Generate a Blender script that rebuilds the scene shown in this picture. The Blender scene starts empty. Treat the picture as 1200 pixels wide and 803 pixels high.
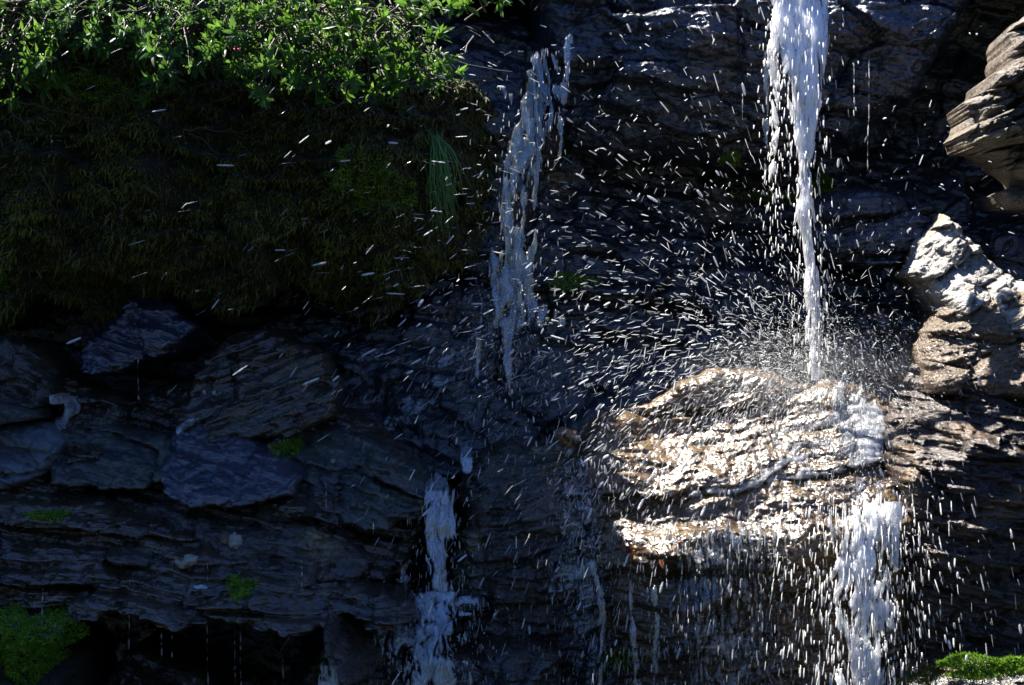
import bpy, math, random
import numpy as np
from mathutils import Vector, Matrix
random.seed(7); RNG = np.random.default_rng(11)
S = bpy.context.scene
COL = S.collection
# ------------------------------------------------------------------ camera, sky, sun, exposure
K = 36.0 / 63.0 / 1200.0            # metres per photo pixel per metre of depth
CAMZ = 1.6
cam = bpy.data.cameras.new('camera'); cam.lens = 63; cam.sensor_width = 36; cam.clip_end = 800; cam.clip_start = 0.05
camo = bpy.data.objects.new('camera', cam); COL.objects.link(camo)
camo.location = (0, 0, CAMZ); camo.rotation_euler = (math.radians(90), 0, 0); S.camera = camo
SUN = Vector((-0.43, 0.38, 1.0)).normalized()
w = bpy.data.worlds.new('World'); S.world = w; w.use_nodes = True
nt = w.node_tree; bg = nt.nodes['Background']; sky = nt.nodes.new('ShaderNodeTexSky')
sky.sky_type = 'NISHITA'; sky.sun_disc = False
sky.sun_elevation = math.asin(SUN.z); sky.sun_rotation = math.atan2(SUN.x, SUN.y)
sky.air_density = 1.0; sky.dust_density = 0.3; sky.ozone_density = 2.0; sky.altitude = 1800
tint = nt.nodes.new('ShaderNodeMix'); tint.data_type = 'RGBA'; tint.blend_type = 'MULTIPLY'; tint.inputs[0].default_value = 1.0
tint.inputs[7].default_value = (.64, .84, 1.28, 1); nt.links.new(sky.outputs[0], tint.inputs[6]); nt.links.new(tint.outputs[2], bg.inputs[0]); bg.inputs[1].default_value = 0.05
sl = bpy.data.lights.new('sun', 'SUN'); sl.energy = 5.0; sl.angle = math.radians(0.5); sl.color = (1.0, 0.95, 0.87)
so = bpy.data.objects.new('sun', sl); COL.objects.link(so)
so.rotation_euler = SUN.to_track_quat('Z', 'Y').to_euler(); so.location = (-3, 9, 12)
S.view_settings.view_transform = 'Standard'; S.view_settings.look = 'None'
S.view_settings.exposure = 1.85; S.view_settings.gamma = 1.0; S.view_settings.use_curve_mapping = False
S.cycles.use_denoising = True
S.cycles.max_bounces = 8; S.cycles.transparent_max_bounces = 24
S.cycles.sample_clamp_indirect = 6.0; S.cycles.caustics_reflective = False; S.cycles.caustics_refractive = False

# ------------------------------------------------------------------ helpers
def WX(px, Y): return (px - 600.0) * K * Y
def WZ(py, Y): return CAMZ - (py - 401.5) * K * Y
def at(px, py, Y): return Vector((WX(px, Y), Y, WZ(py, Y)))

def h2(ix, iy, seed):
    h = (ix.astype(np.int64) * 374761393 + iy.astype(np.int64) * 668265263 + int(seed) * 1442695041) & 0xffffffff
    h = ((h ^ (h >> 13)) * 1274126177) & 0xffffffff
    h = ((h ^ (h >> 16)) * 2246822519) & 0xffffffff
    return ((h ^ (h >> 15)) & 0xffffff) / float(0x1000000)
def perlin(x, y, seed=0):
    x = np.asarray(x, float); y = np.asarray(y, float)
    ix = np.floor(x); iy = np.floor(y); fx = x - ix; fy = y - iy
    u = fx * fx * fx * (fx * (fx * 6 - 15) + 10); v = fy * fy * fy * (fy * (fy * 6 - 15) + 10)
    def g(ox, oy):
        a = h2(ix + ox, iy + oy, seed) * 2 * math.pi
        return np.cos(a) * (fx - ox) + np.sin(a) * (fy - oy)
    n0 = g(0, 0) * (1 - u) + g(1, 0) * u; n1 = g(0, 1) * (1 - u) + g(1, 1) * u
    return (n0 * (1 - v) + n1 * v) * 1.5
def fbm(x, y, seed=0, octv=4, gain=0.5):
    r = 0; a = 1.0; f = 1.0; t = 0
    for k in range(octv):
        r = r + a * perlin(x * f, y * f, seed + k * 17); t += a; a *= gain; f *= 2.03
    return r / t
def ridged(x, y, seed=0, octv=3):
    r = 0; a = 1.0; f = 1.0; t = 0
    for k in range(octv):
        r = r + a * (1 - np.abs(perlin(x * f, y * f, seed + k * 13)) * 2); t += a; a *= .5; f *= 2.1
    return r / t
def facets(x, y, seed=0, tilt=0.6):
    """worley cells, each a tilted plane: broken rock faces. returns height, edge"""
    ix = np.floor(x); iy = np.floor(y)
    d1 = np.full(x.shape, 9.0); d2 = np.full(x.shape, 9.0); val = np.zeros(x.shape)
    for ox in (-1, 0, 1):
        for oy in (-1, 0, 1):
            cx = ix + ox; cy = iy + oy
            px = cx + .1 + .8 * h2(cx, cy, seed); py = cy + .1 + .8 * h2(cx, cy, seed + 1)
            dx = x - px; dy = y - py; d = np.sqrt(dx * dx + dy * dy)
            v = h2(cx, cy, seed + 2) - .5 + tilt * ((h2(cx, cy, seed + 3) - .5) * dx + (h2(cx, cy, seed + 4) - .5) * dy)
            m = d < d1
            d2 = np.where(m, d1, np.minimum(d2, d)); val = np.where(m, v, val); d1 = np.where(m, d, d1)
    return val, d2 - d1
def strata(x, s, t, seed, lx=3.0):
    """bedding: each layer stands out by its own amount, varying along x"""
    q = s / t + .45 * perlin(s / t * .6, x * .5 / t * .1, seed + 5)
    i = np.floor(q); f = q - i
    def v(k): return h2(k, k * 0 + 3, seed) + .8 * perlin(x * lx + k * 7.31, k * 1.7, seed + 9)
    w_ = np.clip((f - .72) / .28, 0, 1); w_ = w_ * w_ * (3 - 2 * w_)
    a = v(i) * (1 - w_) + v(i + 1) * w_
    return a - .5 - .35 * np.exp(-((f - .8) / .09) ** 2)

def mesh_np(name, V, Q=None, T=None, smooth=True):
    me = bpy.data.meshes.new(name)
    V = np.asarray(V, np.float32)
    nq = 0 if Q is None else len(Q); ntr = 0 if T is None else len(T)
    me.vertices.add(len(V)); me.vertices.foreach_set('co', V.ravel())
    loops = []
    if nq: loops.append(np.asarray(Q, np.int32).ravel())
    if ntr: loops.append(np.asarray(T, np.int32).ravel())
    L = np.concatenate(loops)
    me.loops.add(len(L)); me.loops.foreach_set('vertex_index', L)
    me.polygons.add(nq + ntr)
    st = np.concatenate([np.arange(nq) * 4, nq * 4 + np.arange(ntr) * 3]).astype(np.int32)
    me.polygons.foreach_set('loop_start', st)
    me.polygons.foreach_set('use_smooth', np.full(nq + ntr, smooth))
    me.update(calc_edges=True); me.validate()
    return me
def link(name, me, mat, parent=None, loc=None):
    """loc: world origin; vertices are given in world space"""
    o = bpy.data.objects.new(name, me)
    if mat is not None: me.materials.append(mat)
    COL.objects.link(o)
    if parent is not None:
        o.parent = parent
    elif loc is not None:
        me.transform(Matrix.Translation(-Vector(loc))); o.location = loc
    return o
def tag(o, label=None, cat=None, group=None, kind=None):
    if label: o['label'] = label
    if cat: o['category'] = cat
    if group: o['group'] = group
    if kind: o['kind'] = kind
    return o
def thing(name, label, cat, loc=(0, 0, 0), group=None):
    o = bpy.data.objects.new(name, None); COL.objects.link(o); o.empty_display_size = .1
    o.location = loc; bpy.context.view_layer.update()
    return tag(o, label, cat, group)
def part(name, V, Q, T, mat, parent, smooth=True):
    V = np.asarray(V, float) - np.array(parent.location)
    o = link(name, mesh_np(name, V, Q, T, smooth), mat, parent)
    if name == 'droplets': o['kind'] = 'stuff'      # loose drops nobody could count
    return o

# ------------------------------------------------------------------ materials
def mat_new(name):
    m = bpy.data.materials.new(name); m.use_nodes = True
    t = m.node_tree; t.nodes.clear()
    out = t.nodes.new('ShaderNodeOutputMaterial')
    return m, t, out
def N(t, typ, **kw):
    n = t.nodes.new(typ)
    for k, v in kw.items():
        if k.startswith('i_'):
            n.inputs[k[2:].replace('_', ' ')].default_value = v
        else: setattr(n, k, v)
    return n
def ramp(t, src, stops):
    r = t.nodes.new('ShaderNodeValToRGB'); e = r.color_ramp.elements
    while len(e) < len(stops): e.new(.5)
    for k, (p, c) in enumerate(stops):
        e[k].position = p; e[k].color = (c, c, c, 1) if not hasattr(c, '__len__') else (*c, 1)
    t.links.new(src, r.inputs[0]); return r.outputs[0]
def mixc(t, fac, a, b):
    m = t.nodes.new('ShaderNodeMix'); m.data_type = 'RGBA'
    for sck, v in ((m.inputs[0], fac), (m.inputs[6], a), (m.inputs[7], b)):
        if hasattr(v, 'links'): t.links.new(v, sck)
        elif hasattr(v, '__len__'): sck.default_value = (*v, 1)
        else: sck.default_value = v
    return m.outputs[2]
def math_(t, op, a, b):
    m = t.nodes.new('ShaderNodeMath'); m.operation = op
    for sck, v in zip(m.inputs, (a, b)):
        if hasattr(v, 'links'): t.links.new(v, sck)
        else: sck.default_value = v
    return m.outputs[0]
def rock_mat(name, dark, mid, light, dip=0.0, rough=(.12, .45), patch=None, patch_pos=.58, bump=.7, grain=1.0, pebbly=0.0, spec=.5, moss=None, moss_amt=.6, coat=0.0, stretch=9.0, bdist=.010):
    m, t, out = mat_new(name)
    tc = N(t, 'ShaderNodeTexCoord')
    mp = N(t, 'ShaderNodeMapping'); mp.inputs['Rotation'].default_value = (0, -dip, 0)
    mp.inputs['Location'].default_value = (random.uniform(0, 9), random.uniform(0, 9), random.uniform(0, 9))
    t.links.new(tc.outputs['Object'], mp.inputs[0])
    ms = N(t, 'ShaderNodeMapping'); ms.inputs['Scale'].default_value = (1.6, 2.0, stretch); t.links.new(mp.outputs[0], ms.inputs[0])
    n_big = N(t, 'ShaderNodeTexNoise', i_Scale=2.6 * grain, i_Detail=7.0, i_Roughness=.62); t.links.new(mp.outputs[0], n_big.inputs[0])
    n_str = N(t, 'ShaderNodeTexNoise', i_Scale=3.2 * grain, i_Detail=8.0, i_Roughness=.65, i_Distortion=.5); t.links.new(ms.outputs[0], n_str.inputs[0])
    n_fin = N(t, 'ShaderNodeTexNoise', i_Scale=55.0 * grain, i_Detail=5.0, i_Roughness=.65); t.links.new(mp.outputs[0], n_fin.inputs[0])
    n_fst = N(t, 'ShaderNodeTexNoise', i_Scale=16.0 * grain, i_Detail=6.0, i_Roughness=.6, i_Distortion=.8); t.links.new(ms.outputs[0], n_fst.inputs[0])
    c = ramp(t, n_str.outputs[0], [(.32, dark), (.5, mid), (.72, light)])
    c2 = ramp(t, n_fst.outputs[0], [(.35, dark), (.65, light)])
    c = mixc(t, .4, c, c2)
    if patch is not None:
        pf = ramp(t, n_big.outputs[0], [(patch_pos - .04, 0.0), (patch_pos + .05, 1.0)])
        pf = math_(t, 'MULTIPLY', pf, ramp(t, n_fin.outputs[0], [(.38, .15), (.6, 1.0)]))
        c = mixc(t, pf, c, patch)
    if moss is not None:
        ge = N(t, 'ShaderNodeNewGeometry'); sx = N(t, 'ShaderNodeSeparateXYZ'); t.links.new(ge.outputs['Normal'], sx.inputs[0])
        mf = math_(t, 'MULTIPLY', ramp(t, sx.outputs[2], [(.25, 0.0), (.75, 1.0)]), ramp(t, n_big.outputs[0], [(moss_amt - .12, 0.0), (moss_amt, 1.0)]))
        c = mixc(t, mf, c, moss)
    sh = N(t, 'ShaderNodeBsdfPrincipled'); t.links.new(c, sh.inputs['Base Color'])
    rr = math_(t, 'MULTIPLY', n_str.outputs[0], n_fin.outputs[0])
    r_ = ramp(t, rr, [(.12, rough[0]), (.42, rough[1])]); t.links.new(r_, sh.inputs['Roughness'])
    sh.inputs['Specular IOR Level'].default_value = spec
    if coat: sh.inputs['Coat Weight'].default_value = coat; sh.inputs['Coat Roughness'].default_value = .12
    n_mid = N(t, 'ShaderNodeTexNoise', i_Scale=24.0 * grain, i_Detail=3.0, i_Roughness=.55, i_Distortion=.6); t.links.new(mp.outputs[0], n_mid.inputs[0])
    h = math_(t, 'ADD', math_(t, 'MULTIPLY', n_fst.outputs[0], .8), math_(t, 'MULTIPLY', n_fin.outputs[0], .45))
    h = math_(t, 'ADD', h, math_(t, 'MULTIPLY', n_mid.outputs[0], 1.1))
    if pebbly:
        vo = N(t, 'ShaderNodeTexVoronoi', feature='SMOOTH_F1', i_Scale=62.0, i_Smoothness=.6, i_Randomness=1.0)
        nd = N(t, 'ShaderNodeTexNoise', i_Scale=20.0, i_Detail=3.0); t.links.new(mp.outputs[0], nd.inputs[0])
        add = N(t, 'ShaderNodeVectorMath', operation='MULTIPLY_ADD'); t.links.new(nd.outputs['Color'], add.inputs[0]); add.inputs[1].default_value = (.05,) * 3
        t.links.new(mp.outputs[0], add.inputs[2]); t.links.new(add.outputs[0], vo.inputs['Vector'])
        h = math_(t, 'ADD', h, math_(t, 'MULTIPLY', vo.outputs['Distance'], -pebbly))
    b = N(t, 'ShaderNodeBump', i_Strength=bump, i_Distance=bdist); t.links.new(h, b.inputs['Height'])
    t.links.new(b.outputs[0], sh.inputs['Normal'])
    if coat: t.links.new(b.outputs[0], sh.inputs['Coat Normal'])
    t.links.new(sh.outputs[0], out.inputs[0]); return m
def leafy_mat(name, c1, c2, c3, rough=.35, transl=.45, spec=.5, scale=None):
    m, t, out = mat_new(name)
    ge = N(t, 'ShaderNodeNewGeometry')
    c = ramp(t, ge.outputs['Random Per Island'], [(.1, c1), (.55, c2), (.95, c3)])
    if scale:
        tc = N(t, 'ShaderNodeTexCoord'); nz = N(t, 'ShaderNodeTexNoise', i_Scale=scale, i_Detail=4.0); t.links.new(tc.outputs['Object'], nz.inputs[0])
        c = mixc(t, ramp(t, nz.outputs[0], [(.35, 0.0), (.65, 1.0)]), c, c3)
    p = N(t, 'ShaderNodeBsdfPrincipled'); t.links.new(c, p.inputs['Base Color']); p.inputs['Roughness'].default_value = rough
    p.inputs['Specular IOR Level'].default_value = spec
    tr = N(t, 'ShaderNodeBsdfTranslucent'); tcol = mixc(t, .5, c, (.16, .30, .03)) if transl > .3 else c
    t.links.new(tcol, tr.inputs[0])
    mx = N(t, 'ShaderNodeMixShader'); mx.inputs[0].default_value = transl
    t.links.new(p.outputs[0], mx.inputs[1]); t.links.new(tr.outputs[0], mx.inputs[2]); t.links.new(mx.outputs[0], out.inputs[0])
    return m
def water_mat(name, foam=.7, clear_amt=.45, tint=(.965, .975, .985), streak=(52, 52, 6), radius=.03, vary=False, rough=.15, refl=.04):
    """aerated water: cloudy streaks that scatter light inside, clear glossy water between them"""
    m, t, out = mat_new(name)
    tc = N(t, 'ShaderNodeTexCoord'); mp = N(t, 'ShaderNodeMapping'); mp.inputs['Scale'].default_value = streak; t.links.new(tc.outputs['Object'], mp.inputs[0])
    nz = N(t, 'ShaderNodeTexNoise', i_Scale=1.0, i_Detail=5.0, i_Roughness=.65); t.links.new(mp.outputs[0], nz.inputs[0])
    bp = N(t, 'ShaderNodeBump', i_Strength=.8, i_Distance=.012); t.links.new(nz.outputs[0], bp.inputs['Height'])
    p = N(t, 'ShaderNodeBsdfPrincipled'); p.inputs['Base Color'].default_value = (*tint, 1); p.inputs['Roughness'].default_value = rough; p.inputs['IOR'].default_value = 1.33
    p.inputs['Subsurface Weight'].default_value = 1.0; p.inputs['Subsurface Radius'].default_value = (1, 1, 1); p.inputs['Subsurface Scale'].default_value = radius
    p.subsurface_method = 'RANDOM_WALK'
    t.links.new(bp.outputs[0], p.inputs['Normal'])
    tp = N(t, 'ShaderNodeBsdfTransparent'); tp.inputs[0].default_value = (.93, .96, .98, 1)
    gl = N(t, 'ShaderNodeBsdfGlossy'); gl.inputs['Roughness'].default_value = .10
    lw = N(t, 'ShaderNodeFresnel'); lw.inputs['IOR'].default_value = 1.33
    t.links.new(bp.outputs[0], gl.inputs['Normal']); t.links.new(bp.outputs[0], lw.inputs['Normal'])
    wet = N(t, 'ShaderNodeMixShader'); t.links.new(math_(t, 'ADD', lw.outputs[0], refl), wet.inputs[0]); t.links.new(tp.outputs[0], wet.inputs[1]); t.links.new(gl.outputs[0], wet.inputs[2])
    f = ramp(t, nz.outputs[0], [(clear_amt - .07, 0.02), (clear_amt + .14, foam)])
    if vary:
        ge = N(t, 'ShaderNodeNewGeometry'); f = math_(t, 'MULTIPLY', f, ramp(t, ge.outputs['Random Per Island'], [(.0, .08), (.6, .35), (1.0, 1.0)]))
    mx = N(t, 'ShaderNodeMixShader'); t.links.new(f, mx.inputs[0]); t.links.new(wet.outputs[0], mx.inputs[1]); t.links.new(p.outputs[0], mx.inputs[2])
    t.links.new(mx.outputs[0], out.inputs[0]); return m

M = {}
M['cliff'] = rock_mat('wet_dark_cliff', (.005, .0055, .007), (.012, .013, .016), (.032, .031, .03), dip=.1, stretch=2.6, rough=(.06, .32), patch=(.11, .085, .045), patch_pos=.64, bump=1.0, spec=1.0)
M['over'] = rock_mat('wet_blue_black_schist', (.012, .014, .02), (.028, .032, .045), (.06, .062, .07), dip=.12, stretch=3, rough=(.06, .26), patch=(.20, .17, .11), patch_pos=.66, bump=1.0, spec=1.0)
M['ledge'] = rock_mat('algae_brown_wet_rock', (.028, .017, .009), (.11, .065, .028), (.24, .16, .08), dip=-.12, rough=(.16, .46), bump=.46, pebbly=.8, spec=.75, stretch=4.0)
M['block'] = rock_mat('purple_brown_schist', (.012, .010, .011), (.04, .029, .027), (.10, .065, .04), dip=.12, rough=(.12, .5), patch=(.16, .09, .035), patch_pos=.6, bump=.9)
M['pale'] = rock_mat('pale_dry_schist', (.05, .045, .04), (.42, .39, .35), (.70, .67, .62), dip=-.5, rough=(.35, .7), patch=(.34, .24, .13), patch_pos=.56, bump=1.0, grain=1.4, stretch=3.0, bdist=.02)
M['brown'] = rock_mat('warm_brown_wet_schist', (.035, .022, .013), (.12, .08, .045), (.25, .18, .11), dip=-.3, rough=(.2, .5), patch=(.12, .07, .03), patch_pos=.56, bump=.8, grain=1.5, stretch=2.5, bdist=.02, pebbly=.5, spec=.8)
M['out'] = rock_mat('banded_ochre_schist', (.035, .028, .022), (.13, .10, .075), (.36, .30, .22), dip=-.28, rough=(.35, .7), patch=(.34, .2, .06), patch_pos=.62, bump=1.0, stretch=5.0, bdist=.02)
M['slab'] = rock_mat('wet_slate_slab', (.006, .005, .004), (.020, .015, .011), (.11, .08, .045), dip=.2, rough=(.06, .30), patch=(.10, .085, .045), patch_pos=.63, bump=.8, bdist=.007, spec=1.0)
M['slabb'] = rock_mat('smooth_blue_slate', (.010, .011, .022), (.02, .022, .045), (.035, .037, .065), dip=.3, rough=(.08, .24), bump=1.0, bdist=.007, spec=1.0, coat=1.0)
M['slabg'] = rock_mat('grey_green_lichen_slab', (.008, .008, .008), (.032, .033, .026), (.13, .14, .10), dip=.38, rough=(.25, .55), patch=(.02, .022, .04), patch_pos=.55, bump=.9, bdist=.008, spec=.9)
M['slabt'] = rock_mat('tan_edged_schist', (.007, .006, .005), (.02, .016, .011), (.085, .065, .036), dip=.08, rough=(.12, .45), patch=(.24, .2, .11), patch_pos=.62, bump=1.0, spec=1.0, bdist=.009)
M['greyb'] = rock_mat('blue_grey_dry_slab', (.04, .045, .05), (.10, .115, .13), (.19, .215, .24), dip=.3, rough=(.3, .6), patch=(.03, .03, .035), patch_pos=.62, bump=.6)
M['quartz'] = rock_mat('white_quartz', (.22, .25, .28), (.62, .67, .72), (.84, .87, .9), rough=(.12, .4), patch=(.05, .05, .06), patch_pos=.56, bump=.9, grain=3)
M['cream'] = rock_mat('cream_pebble', (.2, .17, .11), (.38, .34, .24), (.6, .56, .45), rough=(.2, .5), patch=(.1, .08, .05), patch_pos=.6, bump=.8, grain=3)
M['tan'] = rock_mat('tan_brown_stone', (.1, .06, .03), (.2, .12, .06), (.3, .2, .1), rough=(.2, .5), bump=.5, grain=3)
M['bank'] = rock_mat('peaty_mossy_soil', (.008, .007, .005), (.022, .018, .010), (.05, .042, .02), rough=(.5, .9), patch=(.045, .05, .015), patch_pos=.55, bump=1.0, grain=2)
M['ground'] = rock_mat('stony_stream_bed', (.008, .012, .008), (.014, .020, .012), (.025, .03, .02), rough=(.6, .9), spec=.2, bump=.6)
M['turf'] = rock_mat('alpine_turf', (.02, .03, .01), (.04, .06, .02), (.07, .08, .03), rough=(.6, .9), bump=.8)
M['moss_brown'] = leafy_mat('brown_green_moss', (.07, .05, .018), (.13, .105, .03), (.27, .28, .055), rough=.6, transl=.25, spec=.25, scale=4.0)
M['moss'] = leafy_mat('bright_moss', (.12, .25, .02), (.20, .38, .035), (.32, .46, .05), rough=.6, transl=.3, spec=.2)
M['leaf'] = leafy_mat('shrub_leaf', (.035, .10, .02), (.07, .18, .03), (.13, .26, .04), rough=.42, transl=.5, spec=.3)
M['leaf2'] = leafy_mat('shrub_leaf_dark', (.03, .085, .028), (.05, .14, .04), (.08, .20, .05), rough=.4, transl=.45, spec=.3)
M['grass'] = leafy_mat('hanging_grass', (.14, .32, .08), (.22, .44, .12), (.32, .52, .16), rough=.35, transl=.4)
M['petal'] = leafy_mat('pink_petal', (.5, .03, .09), (.6, .05, .13), (.65, .08, .18), rough=.5, transl=.0)
M['wood'] = rock_mat('grey_brown_twig', (.03, .022, .016), (.08, .06, .045), (.16, .13, .1), rough=(.5, .8), bump=.3, grain=3)
M['dead'] = leafy_mat('rust_dead_leaf', (.2, .05, .012), (.3, .09, .02), (.36, .14, .03), rough=.5, transl=.25)
M['white'] = water_mat('white_water', foam=1.0, clear_amt=.33, radius=.07, tint=(.985, .99, .995))
M['veil'] = water_mat('thin_water_veil', foam=.16, clear_amt=.53, refl=.16, tint=(.55, .78, .98))  # blue skylight of the shaded falls is put into the tint
M['chute'] = water_mat('smooth_water_chute', foam=.26, clear_amt=.52, tint=(.50, .74, .98), refl=.28)  # sky blue that the shaded chute mirrors is put into its tint
M['drop'] = water_mat('water_drops', foam=.9, clear_amt=.30, streak=(8, 8, 8), radius=.01)  # clear drops whitened: their bright highlight streaks put into the colour
M['fine'] = water_mat('fine_spray', foam=.9, clear_amt=.30, streak=(8, 8, 8), radius=.01, vary=True)  # whitened like the drops, highlight streaks put into the colour
M['veil2'] = water_mat('lit_trickle_veil', foam=.55, clear_amt=.44)
M['lace'] = water_mat('lacy_water', foam=.62, clear_amt=.48, tint=(.60, .80, .98), refl=.25)  # tint also carries the blue skylight seen on water in shade
M['thread'] = water_mat('water_thread', foam=.6, clear_amt=.42, streak=(90, 90, 25))

# ------------------------------------------------------------------ rock reliefs: solid rocks with a sculpted face
SURF = []
RK = 'schist slabs and boulders on the left'
def rough_poly(P, step, amp, seed):
    out = []
    n = len(P)
    for i in range(n):
        a = P[i]; b = P[(i + 1) % n]; L = np.hypot(*(b - a)); k = max(1, int(L / step))
        for j in range(k): out.append(a + (b - a) * j / k)
    O = np.array(out)
    O[:, 0] += amp * fbm(O[:, 0] * 7 + 3.3, O[:, 1] * 12, seed, 5, .7)
    O[:, 1] += amp * fbm(O[:, 0] * 7, O[:, 1] * 12 + 7.7, seed + 50, 5, .7)
    return O
def poly_dist(P, x, z):
    n = len(P); best = np.full(x.shape, 1e9); nx = x.copy(); nz = z.copy(); inside = np.zeros(x.shape, bool)
    for i in range(n):
        ax, az = P[i]; bx, bz = P[(i + 1) % n]; ex = bx - ax; ez = bz - az
        t = np.clip(((x - ax) * ex + (z - az) * ez) / (ex * ex + ez * ez + 1e-12), 0, 1)
        qx = ax + t * ex; qz = az + t * ez; d = (x - qx) ** 2 + (z - qz) ** 2
        m = d < best; best = np.where(m, d, best); nx = np.where(m, qx, nx); nz = np.where(m, qz, nz)
        c = ((az > z) != (bz > z)) & (x < (bx - ax) * (z - az) / (bz - az + 1e-12) + ax)
        inside ^= c
    d = np.sqrt(best); return np.where(inside, d, -d), nx, nz
def rbf(C):
    A = C[:, :2]; n = len(A)
    D = np.sqrt(((A[:, None] - A[None]) ** 2).sum(-1) + 1e-4)
    mat = np.zeros((n + 3, n + 3)); mat[:n, :n] = D; mat[:n, n] = 1; mat[:n, n + 1:] = A; mat[n, :n] = 1; mat[n + 1:, :n] = A.T
    sol = np.linalg.lstsq(mat, np.concatenate([C[:, 2], np.zeros(3)]), rcond=None)[0]
    def f(x, z):
        r = sol[n] + sol[n + 1] * x + sol[n + 2] * z
        for i in range(n): r = r + sol[i] * np.sqrt((x - A[i, 0]) ** 2 + (z - A[i, 1]) ** 2 + 1e-4)
        return r
    return f
class Surf: pass
def relief(name, poly, ctrl, mat, label=None, cat='rock', kind=None, group=None, res=.006, back=.6, rim=.035, rimd=.06, dip=0.0,
           big=(.10, 2.2, 5.0), small=(.03, 6.0, 14.0), st=((.16, .05), (.05, .02)), bump=.012, seed=1, edge=.03, crack=.02, swirl=.05, fine=.014, micro=.007):
    C = np.array([(WX(a, y), WZ(b, y), y) for a, b, y in ctrl]); f = rbf(C)
    if group == RK:
        cx_, cy_ = np.mean([p[0] for p in poly]), min(p[1] for p in poly)
        poly = [(cx_ + (p[0] - cx_) * 1.12, cy_ - 2 + (p[1] - cy_) * 1.25) for p in poly]; rim = min(rim, .04); rimd = min(rimd, .08)
    # outline: pixel points taken at the depth of the face there
    P = []
    for a, b in poly:
        y = float(np.mean(C[:, 2]))
        for _ in range(4): y = float(np.clip(f(WX(a, y), WZ(b, y)), C[:, 2].min(), C[:, 2].max()))
        P.append((WX(a, y), WZ(b, y)))
    P = rough_poly(np.array(P), .015, edge, seed)
    x0, z0 = P.min(0) - res * 2; x1, z1 = P.max(0) + res * 2
    gx = np.arange(x0, x1, res); gz = np.arange(z0, z1, res)
    X, Z = np.meshgrid(gx, gz)
    if X.size * len(P) > 2e8:
        dd = np.full(X.shape, 1.0); NX, NZ = X, Z      # only the huge cliff sheet: plain rectangle
    else:
        dd, NX, NZ = poly_dist(P, X, Z)
    Y = f(X, Z)
    wx = X + swirl * fbm(X * 2, Z * 2, seed + 70, 3); wz = Z + swirl * fbm(X * 2 + 9, Z * 2, seed + 71, 3)
    cd, sd = math.cos(dip), math.sin(dip)
    a_ = wx * cd - wz * sd; s_ = wx * sd + wz * cd
    hgt = 0
    if big[0]:
        v, e = facets(a_ * big[1], s_ * big[2], seed + 1, 1.0); hgt = hgt + big[0] * v - crack * np.exp(-(e / .06) ** 2)
    if small[0]:
        v, e = facets(a_ * small[1] + 4, s_ * small[2], seed + 11, 1.0); hgt = hgt + small[0] * v - crack * .4 * np.exp(-(e / .08) ** 2)
    for k, (t_, am) in enumerate(st): hgt = hgt + am * strata(a_, s_, t_, seed + 21 + k * 7, 1.5 / max(t_ * 4, .3))
    hgt = hgt + fine * strata(a_, s_, .021, seed + 91, 5.0)
    v, e = facets(a_ * 13 + 2, s_ * 34, seed + 95, 1.4); hgt = hgt + fine * 1.8 * v
    hgt = hgt + micro * fbm(a_ * 26, s_ * 60, seed + 97, 3, .6)
    hgt = hgt + bump * 2.2 * fbm(a_ * 7, s_ * 16, seed + 31, 5, .6) + bump * .6 * ridged(a_ * 18, s_ * 45, seed + 37, 3)
    Y = Y - hgt
    if rim:
        q = 1 - np.clip(dd / rim, 0, 1); Y = Y + rimd * (1 - np.sqrt(np.clip(1 - q * q, 0, 1)))
    snap = dd < 0
    XX = np.where(snap, NX, X); ZZ = np.where(snap, NZ, Z)
    ok = dd > -1.6 * res
    ins = dd > 0
    q_ok = ok[:-1, :-1] & ok[1:, :-1] & ok[:-1, 1:] & ok[1:, 1:] & (ins[:-1, :-1] | ins[1:, :-1] | ins[:-1, 1:] | ins[1:, 1:])
    n1 = X.shape[1]; idx = np.arange(X.size).reshape(X.shape)
    Q = np.stack([idx[:-1, :-1], idx[:-1, 1:], idx[1:, 1:], idx[1:, :-1]], -1)[q_ok]
    used, inv = np.unique(Q.ravel(), return_inverse=True); Q = inv.reshape(-1, 4)
    V = np.stack([XX.ravel(), Y.ravel(), ZZ.ravel()], 1)[used]
    E = np.concatenate([Q[:, [0, 1]], Q[:, [1, 2]], Q[:, [2, 3]], Q[:, [3, 0]]])
    key = E[:, 0].astype(np.int64) * len(V) + E[:, 1]; rev = E[:, 1].astype(np.int64) * len(V) + E[:, 0]
    Bd = E[~np.isin(key, rev)]
    bv, binv = np.unique(Bd.ravel(), return_inverse=True); binv = binv.reshape(-1, 2)
    ctr = V[:, [0, 2]].mean(0)
    bk = V[bv].copy(); bk[:, 0] = ctr[0] + (bk[:, 0] - ctr[0]) * .94; bk[:, 2] = ctr[1] + (bk[:, 2] - ctr[1]) * .94
    bk[:, 1] = np.maximum(bk[:, 1] + .05, float(C[:, 2].mean()) + back)
    nV = len(V); V2 = np.concatenate([V, bk, [[ctr[0], float(C[:, 2].mean()) + back, ctr[1]]]])
    Q2 = np.stack([Bd[:, 1], Bd[:, 0], nV + binv[:, 0], nV + binv[:, 1]], 1)
    T2 = np.stack([nV + binv[:, 1], nV + binv[:, 0], np.full(len(Bd), nV + len(bk))], 1)
    me = mesh_np(name, V2, np.concatenate([Q, Q2]), T2)
    base = Vector((float(ctr[0]), float(C[:, 2].mean()), float(V[:, 2].min())))
    o = link(name, me, mat, None, base)
    tag(o, label, cat if kind != 'structure' else None, group, kind)
    s = Surf(); s.x0 = x0; s.z0 = z0; s.res = res; s.Y = np.where(dd > 0, Y, np.nan); s.o = o; SURF.append(s); o_s[o.name] = s
    return s
o_s = {}
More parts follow.
